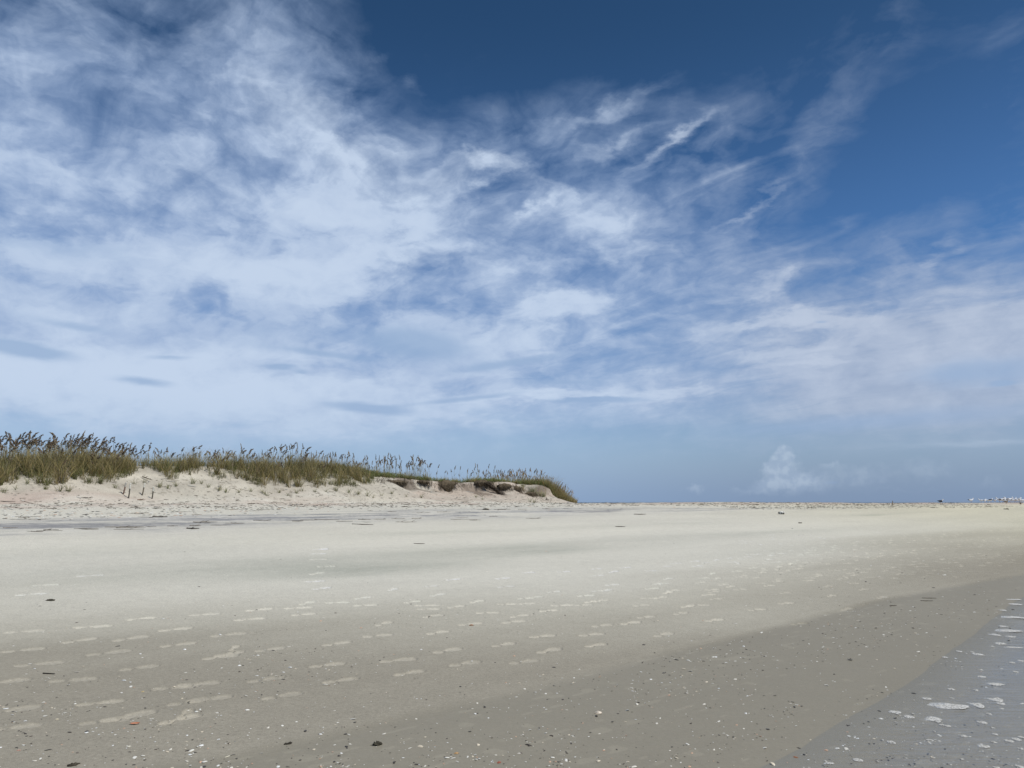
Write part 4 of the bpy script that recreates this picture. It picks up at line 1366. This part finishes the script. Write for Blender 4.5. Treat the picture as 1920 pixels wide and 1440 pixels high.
# countable bits: pale chips and dark chips
PAL = [(.80, .78, .70), (.74, .70, .60), (.66, .58, .44), (.82, .82, .78), (.62, .40, .27)]
DRK = [(.045, .042, .036), (.075, .068, .055), (.055, .045, .035), (.11, .09, .07)]
pale_me = [chip(60 + i, PAL[i % 4] if i < 9 else PAL[4], .25, 1 + .4 * (i % 3)).mesh('shell_chip', False) for i in range(10)]
dark_me = [chip(80 + i, DRK[i % 4], .35, 1 + .5 * (i % 3)).mesh('dark_chip', False) for i in range(8)]


def sand_density(px, py):
    d = 0.20 + 0 * px
    lineW = np.interp(px, [430, 800, 1050, 1300, 1500, 1760, 1919], [1420, 1335, 1275, 1215, 1165, 1105, 1078])
    lineA = np.interp(px, [1400, 1480, 1590, 1700, 1800, 1919], [1440, 1412, 1340, 1282, 1215, 1120])
    below = py - lineW
    wet = (below > 2) & (py < lineA)
    d = np.where(wet, .34, d)
    d = np.where((below > 4) & (below < 85) & (px > 1180) & (py < lineA), 1.5, d)
    d = np.where((py > 1380) & (px > 500) & (px < 1100), .42, d)
    d = np.maximum(d, .75 * np.exp(-((px - 900) / 300) ** 2 - ((py - 1165) / 26) ** 2))
    d = np.maximum(d, .85 * np.exp(-((px - 560) / 150) ** 2 - ((py - 1250) / 36) ** 2))
    d = np.maximum(d, .60 * np.exp(-((px - 180) / 300) ** 2 - ((py - 1350) / 90) ** 2))
    d = np.maximum(d, .80 * np.exp(-((px - 1720) / 180) ** 2 - ((py - 1130) / 26) ** 2))
    d = np.where(py < 1130, .16 + .25 * (px > 1450), d)
    d = np.where((py < 1120) & (px < 900), .05, d)
    d = np.where(py >= lineA, .42, d)
    cl = fbm(px / 70.0, py / 26.0, 3, 251)
    return d * (0.35 + 1.3 * smooth(-.25, .45, cl))


def sample_bits(n):
    out = []
    while len(out) < n:
        px = rng.uniform(0, 1919, 4000); py = 1440 - (1440 - 985) * rng.random(4000) ** 1.25
        ok = rng.random(4000) < sand_density(px, py)
        out += list(zip(px[ok], py[ok]))
    return np.array(out[:n])


def place_bits(meshes, n_ind, n_rest, name, label, grp, restname, restlabel, smin, smax):
    pts = sample_bits(n_ind + n_rest)
    x, y, z = unproject(pts[:, 0], pts[:, 1])
    d = np.hypot(x, y)
    size = np.clip(rng.lognormal(log_mid(smin, smax), .50, len(x)), smin, smax) * (0.75 + .045 * d)
    order = np.argsort(-size / d)
    far = Geo()
    arr = []
    for m_ in meshes:
        vv = np.empty(len(m_.vertices) * 3, np.float32); m_.vertices.foreach_get('co', vv)
        cc = np.empty(len(m_.vertices) * 4, np.float32); m_.attributes['Col'].data.foreach_get('color', cc)
        arr.append((vv.reshape(-1, 3), [list(p.vertices) if len(p.vertices) == 4 else list(p.vertices) + [p.vertices[-1]] for p in m_.polygons], cc.reshape(-1, 4)[:, :3]))
    for rank, i in enumerate(order):
        k = int(rng.integers(0, len(meshes))); a = rng.random() * 6.28; s_ = float(size[i])
        if rank < n_ind:
            o = link(name, meshes[k], m_shell, loc=(x[i], y[i], z[i] + .0015))
            o.rotation_euler = (rng.normal(0, .16), rng.normal(0, .16), a)
            o.scale = (s_, s_, s_ * rng.uniform(.7, 1.5))
            tag(o, label, 'shell chip', grp)
        else:
            v, f, c = arr[k]
            V2 = np.c_[(v[:, 0] * cos(a) - v[:, 1] * sin(a)) * s_ + x[i], (v[:, 0] * sin(a) + v[:, 1] * cos(a)) * s_ + y[i], v[:, 2] * s_ + z[i] + .0015]
            far.add(V2, f, c)
    o = link(restname, far.mesh(restname, False), m_shell)
    tag(o, restlabel, 'shell grit', kind='stuff')


def log_mid(a, b): return math.log(a * 1.28)


place_bits(pale_me, 290, 1700, 'shell_chip', 'small pale broken shell piece lying loose on the lower beach', 'pale shell pieces on the lower beach',
           'shell_grit', 'fine pale shell grit strewn over the lower beach', .0032, .0130)
place_bits(dark_me, 290, 1100, 'dark_chip', 'small dark chip of shell or wood lying loose on the lower beach', 'dark chips on the lower beach',
           'dark_grit', 'fine dark specks strewn over the lower beach', .0028, .0115)
# shell band along the wrack line
hash_ = Geo()
hp = np.c_[rng.uniform(0, 640, 420), np.zeros(420)]
hp[:, 1] = np.interp(hp[:, 0], [0, 300, 640], [966, 963, 950]) + rng.normal(0, 5, 420)
more = np.c_[rng.uniform(640, 1600, 240), np.zeros(240)]
more[:, 1] = np.interp(more[:, 0], [640, 1090, 1600], [949, 948, 948]) + np.abs(rng.normal(0, 5, 240))
hp = np.vstack([hp, more])
x, y, z = unproject(hp[:, 0], hp[:, 1])
for i in range(len(x)):
    g = chip(900 + i % 40, PAL[int(rng.integers(0, 5))] if rng.random() < .62 else DRK[int(rng.integers(0, 4))], .3, 1.3)
    v, f, c = g.arrays(); s_ = rng.uniform(.012, .038)
    hash_.add(v * s_ * [1, 1, .8] + [x[i], y[i], z[i] + .003], f, c)
o = link('shell_hash', hash_.mesh('shell_hash', False), m_shell)
tag(o, 'band of broken shells along the wrack line under the dune', 'shell hash', kind='stuff')

# ------------------------------------------------------------------ foam on the swash
m_foam, T, P = material('foam')
tcn = T.new('ShaderNodeTexCoord')
vo = T.new('ShaderNodeTexVoronoi'); vo.inputs['Scale'].default_value = 7
T.put(vo.inputs['Vector'], tcn.outputs['Object'])
T.put(P.inputs['Base Color'], T.mix(T.remap(vo.outputs['Distance'], 0, .6), (.72, .71, .66, 1), (.60, .59, .55, 1)))
P.inputs['Roughness'].default_value = .7
P.inputs['Alpha'].default_value = 1.0
bmp = T.new('ShaderNodeBump'); bmp.inputs['Distance'].default_value = .0015
T.put(bmp.inputs['Height'], vo.outputs['Distance']); T.put(P.inputs['Normal'], bmp.outputs[0])
geo = T.new('ShaderNodeNewGeometry')
T.put(P.inputs['Alpha'], T.math('MULTIPLY', T.remap(T.noise(geo.outputs['Position'], 70, 4, .65, dims='3D'), .36, .50, .12, 1.0), T.remap(T.noise(tcn.outputs['Object'], 4.0, 5, .75, dims='3D'), .30, .46, .15, 1.0)))

foam_crop = [(1030, 1058, 90, 22), (1120, 1088, 75, 20), (1290, 1105, 130, 34), (1400, 1015, 320, 36), (1600, 1010, 110, 26), (1245, 962, 70, 12), (1730, 972, 120, 22), (1760, 997, 70, 14),
             (1415, 897, 50, 14), (1590, 905, 40, 8), (1725, 862, 120, 16), (1625, 810, 70, 10), (1860, 776, 40, 10), (1835, 712, 40, 10), (1755, 580, 90, 14), (1470, 635, 44, 12),
             (1600, 655, 70, 14), (1845, 607, 130, 7), (1830, 533, 70, 10), (1720, 520, 80, 14), (1800, 490, 220, 14), (1830, 397, 180, 12), (1860, 307, 90, 10), (1850, 275, 110, 6),
             (1370, 675, 44, 16), (1630, 1128, 60, 16), (1680, 1070, 44, 12), (1390, 1152, 44, 10), (1500, 1222, 54, 14), (1270, 1252, 50, 16), (1000, 1265, 56, 30),
             (1720, 1210, 40, 16), (1640, 1292, 90, 20), (1710, 1265, 40, 14), (1815, 1255, 60, 16), (1870, 1245, 60, 22), (1900, 1310, 40, 26), (770, 1387, 70, 18), (570, 1410, 70, 14),
             (1490, 1382, 30, 8), (905, 1398, 20, 8), (1700, 1165, 24, 8), (1900, 1230, 40, 16), (1150, 1068, 24, 8), (1140, 1310, 20, 8), (1300, 1190, 24, 8), (1350, 1145, 40, 10),
             (1775, 350, 60, 8), (1770, 460, 60, 8), (1700, 600, 30, 6), (1560, 640, 30, 8), (1520, 650, 20, 8), (1890, 1435, 60, 18), (1730, 1440, 50, 12), (940, 1250, 20, 8), (1895, 700, 40, 8)]


def foam_mesh(seed, asp):
    q = np.random.default_rng(seed); k = 26
    th = np.arange(k) / k * 2 * pi
    R = 1 + .30 * fbm(np.cos(th) * 1.6 + seed, np.sin(th) * 1.6, 3, seed) * 1.5 + .05 * q.normal(0, 1, k)
    bend = .35 * q.normal()
    G = Geo(); rings = [(1.0, 0.0), (.93, .55), (.6, .95), (.25, 1.0)]
    V = []
    for s_, h_ in rings:
        X = np.cos(th) * R * s_; Y = np.sin(th) * R * s_ + bend * (np.cos(th) * R * s_) ** 2
        V.append(np.c_[X, Y, np.full(k, h_) * (1 + .3 * q.normal(0, 1, k) * (h_ > 0))])
    V.append(np.array([[0, 0, 1.0]]))
    i = np.arange(k); j = (i + 1) % k
    f = np.vstack([np.stack([a * k + i, a * k + j, (a + 1) * k + j, (a + 1) * k + i], -1) for a in range(3)] + [np.stack([3 * k + i, 3 * k + j, np.full(k, 4 * k), np.full(k, 4 * k)], -1)])
    G.add(np.vstack(V), f, (.8, .8, .8))
    return G.mesh('foam_patch')


fp = np.array([(1400 + a / 3.692, 1050 + b / 3.692) for a, b, w_, h_ in foam_crop])
x, y, z = unproject(fp[:, 0], np.minimum(fp[:, 1], 1455))
for i, (a, b, w_, h_) in enumerate(foam_crop):
    wm = w_ / 3.692 / F_PX * y[i] * .42
    dm = min(h_ / 3.692 * (x[i] ** 2 + y[i] ** 2) / (F_PX * 1.62) * .42, wm * 1.3)
    o = link('foam_patch', foam_mesh(950 + i, 1), m_foam, loc=(float(x[i]), float(y[i]), float(z[i]) + .0030))
    o.scale = (wm, dm, .0035)
    o.rotation_euler.z = rng.normal(-.05, .08)
    lab = 'small white foam patch floating on the thin swash at the lower right'
    if i == 3: lab = 'longest white foam streak in the middle of the swash'
    if i == 2: lab = 'thick oblong foam patch below the longest streak'
    if i == 20: lab = 'long thin foam streak on the upper swash near the right edge'
    tag(o, lab, 'foam patch', 'foam patches on the swash')


# ------------------------------------------------------------------ birds
def loft(G, rings, sides=12):
    """rings: x, z, half width y, half height z, colour top, colour bottom"""
    th = np.arange(sides) / sides * 2 * pi
    V = []; C_ = []
    for (x_, z_, ry, rz, ct, cb) in rings:
        V.append(np.c_[np.full(sides, x_), np.cos(th) * ry, z_ + np.sin(th) * rz])
        w_ = smooth(-.25, .25, np.sin(th))[:, None]
        C_.append(np.asarray(cb) * (1 - w_) + np.asarray(ct) * w_)
    k = len(rings); i = np.arange(k * sides).reshape(k, sides)
    f = np.stack([i[:-1], i[1:], np.roll(i[1:], -1, 1), np.roll(i[:-1], -1, 1)], -1).reshape(-1, 4)
    V = np.vstack(V + [[[rings[0][0] - .002, 0, rings[0][1]]], [[rings[-1][0] + .002, 0, rings[-1][1]]]])
    n0 = k * sides
    f = np.vstack([f, np.c_[i[0], np.roll(i[0], -1), np.full(sides, n0), np.full(sides, n0)], np.c_[np.roll(i[-1], -1), i[-1], np.full(sides, n0 + 1), np.full(sides, n0 + 1)]])
    G.add(V, f, np.vstack(C_ + [[rings[0][4]], [rings[-1][4]]]))


def gull(back, belly, head, tip, beak, legc, neck_up=1.0, leg_h=.11):
    G = Geo(); L = leg_h
    loft(G, [(-.235, L + .105, .012, .004, tip, tip), (-.19, L + .10, .026, .012, tip, tip), (-.14, L + .092, .040, .030, back, belly), (-.07, L + .085, .062, .056, back, belly),
             (0, L + .082, .076, .070, back, belly), (.07, L + .095, .074, .070, back, belly), (.12, L + .125, .056, .058, head, belly), (.148, L + .165 * (neck_up * .5 + .5), .038, .042, head, head),
             (.160, L + .205 * neck_up, .033, .036, head, head), (.182, L + .222 * neck_up, .033, .034, head, head), (.205, L + .220 * neck_up, .022, .022, head, head),
             (.218, L + .215 * neck_up, .010, .011, beak, beak), (.240, L + .211 * neck_up, .007, .009, beak, beak), (.256, L + .203 * neck_up, .002, .003, beak, beak)])
    for sg in (-1, 1):                                   # folded wings
        V = []; C_ = []
        for (x_, z_, th_, h_, c_) in [(.085, L + .115, .004, .020, back), (.05, L + .118, .012, .050, back), (-.04, L + .118, .014, .052, back), (-.13, L + .120, .010, .032, back), (-.20, L + .122, .006, .018, tip), (-.285, L + .128, .002, .005, tip)]:
            yb = .070 * np.clip((.30 + x_) / .32, .18, 1)
            V.append([[x_, sg * (yb - th_), z_ + h_], [x_, sg * (yb + th_), z_ + h_ * .2], [x_, sg * (yb + th_ * .4), z_ - h_], [x_, sg * (yb - th_), z_ - h_ * .2]])
            C_ += [c_] * 4
        V = np.array(V).reshape(-1, 3); i = np.arange(24).reshape(6, 4)
        f = np.stack([i[:-1], i[1:], np.roll(i[1:], -1, 1), np.roll(i[:-1], -1, 1)], -1).reshape(-1, 4)
        G.add(V, f, np.array(C_))
        tube(G, [(.012, sg * .028, L + .03), (.008, sg * .028, L * .55), (.0, sg * .028, .004)], [.008, .005, .005], legc, 5)
        tube(G, [(-.006, sg * .028, .004), (.028, sg * .036, .003)], [.005, .004], legc, 4)
        tube(G, [(-.006, sg * .028, .004), (.028, sg * .018, .003)], [.005, .004], legc, 4)
        tube(G, [(.193, sg * .026, L + .229 * neck_up), (.193, sg * .0305, L + .229 * neck_up)], [.005, .004], (.01, .01, .01), 6)
    return G


W_ = (.86, .86, .86); GREY = (.36, .38, .42); BLK = (.02, .02, .024); PINK = (.45, .22, .15); YEL = (.60, .36, .06)
g_white = gull((.74, .75, .77), W_, W_, BLK, YEL, PINK).mesh('gull')
g_grey = gull(GREY, W_, W_, BLK, YEL, PINK).mesh('gull')
g_black = gull(BLK, W_, W_, BLK, (.55, .14, .04), PINK).mesh('gull')
g_low = gull((.05, .05, .06), (.08, .08, .08), W_, BLK, YEL, PINK, 1.0, .03).mesh('gull')
g_brown = gull((.20, .16, .12), (.30, .25, .20), (.30, .25, .20), (.06, .05, .04), (.05, .04, .04), PINK).mesh('gull')


def bird(name, me, px, py, facing, label, group=None, size=1.0):
    x, y, z = unproject([px], [py])
    o = link(name, me, m_bird, loc=(float(x[0]), float(y[0]), float(z[0]) - .004))
    o.rotation_euler.z = facing
    o.scale = (size,) * 3
    return tag(o, label, 'gull' if name == 'gull' else 'bird', group)


FL = 'gulls resting on the crest'
bird('gull', g_low, 1764, 942, .1, 'dark gull with white head sitting apart, leftmost of the flock on the crest', FL, 1.0)
bird('gull', g_white, 1821, 942, .2, 'white gull standing alone in the gap between the sitting gull and the flock', FL, 1.05)
bird('gull', g_white, 1840, 942, 2.7, 'white gull facing left, left one of a close pair', FL)
bird('gull', g_white, 1847, 942, .6, 'white gull at the right of a close pair', FL, .95)
bird('gull', g_white, 1853, 942.5, 2.9, 'white gull immediately left of the black backed one', FL, .95)
bird('gull', g_black, 1858, 942.5, .4, 'black backed gull between white gulls', FL, 1.05)
bird('gull', g_grey, 1866, 942.5, .3, 'grey winged gull just right of the black backed one', FL)
for i, (gx, gy, fc) in enumerate([(1875, 943, 2.9), (1880.5, 943, .3), (1884, 943, .8), (1890, 943, 3.0), (1894, 943, .2), (1898, 943.5, 2.6), (1902, 943.5, .4), (1905.5, 943.5, 2.8), (1909, 943.5, .1), (1913, 943.5, .7), (1917, 944, 2.9)]):
    bird('gull', g_white if i % 3 else g_grey, gx, gy, fc, 'white gull in the packed row at the right edge of the crest', 'gulls packed at the right edge', rng.uniform(1.1, 1.35))
bird('gull', g_brown, 1887, 945, .2, 'brown young gull on the sand in front of the packed row', FL, .8)
bird('gull', g_brown, 1914, 948, 1.2, 'brown gull lowest in front of the flock at the right edge', FL, .8)

# tall brown wader walking on the upper beach
BR = (.21, .165, .115); BRL = (.33, .28, .21)
G = Geo()
loft(G, [(-.13, .185, .008, .006, BR, BR), (-.09, .195, .026, .022, BR, BRL), (-.03, .208, .048, .046, BR, BRL), (.03, .225, .050, .050, BR, BRL), (.065, .255, .036, .040, BR, BRL),
         (.080, .300, .020, .026, BR, BRL), (.088, .345, .016, .020, BR, BRL), (.098, .380, .020, .020, BR, BRL), (.118, .388, .018, .017, BR, BRL), (.134, .384, .007, .007, BLK, BLK), (.175, .374, .004, .004, BLK, BLK), (.192, .368, .001, .001, BLK, BLK)])
for sg, fw in ((-1, .03), (1, -.035)):
    tube(G, [(.0, sg * .020, .18), (.012 + fw * .5, sg * .020, .10), (fw, sg * .020, .004)], [.011, .006, .005], (.20, .18, .15), 5)
    for dy in (-.014, 0, .014):
        tube(G, [(fw - .004, sg * .02, .004), (fw + .035, sg * .02 + dy, .003)], [.004, .003], (.20, .18, .15), 4)
    tube(G, [(.110, sg * .0165, .392), (.110, sg * .0195, .392)], [.004, .003], (.01, .01, .01), 6)
x, y, z = unproject([1674], [952.5])
size = 13.5 / F_PX * float(y[0]) / .40
bird('wading_bird', G.mesh('wading_bird'), 1674, 952.5, 1.0, 'tall slim brown wading bird standing alone on the right upper beach', None, size)
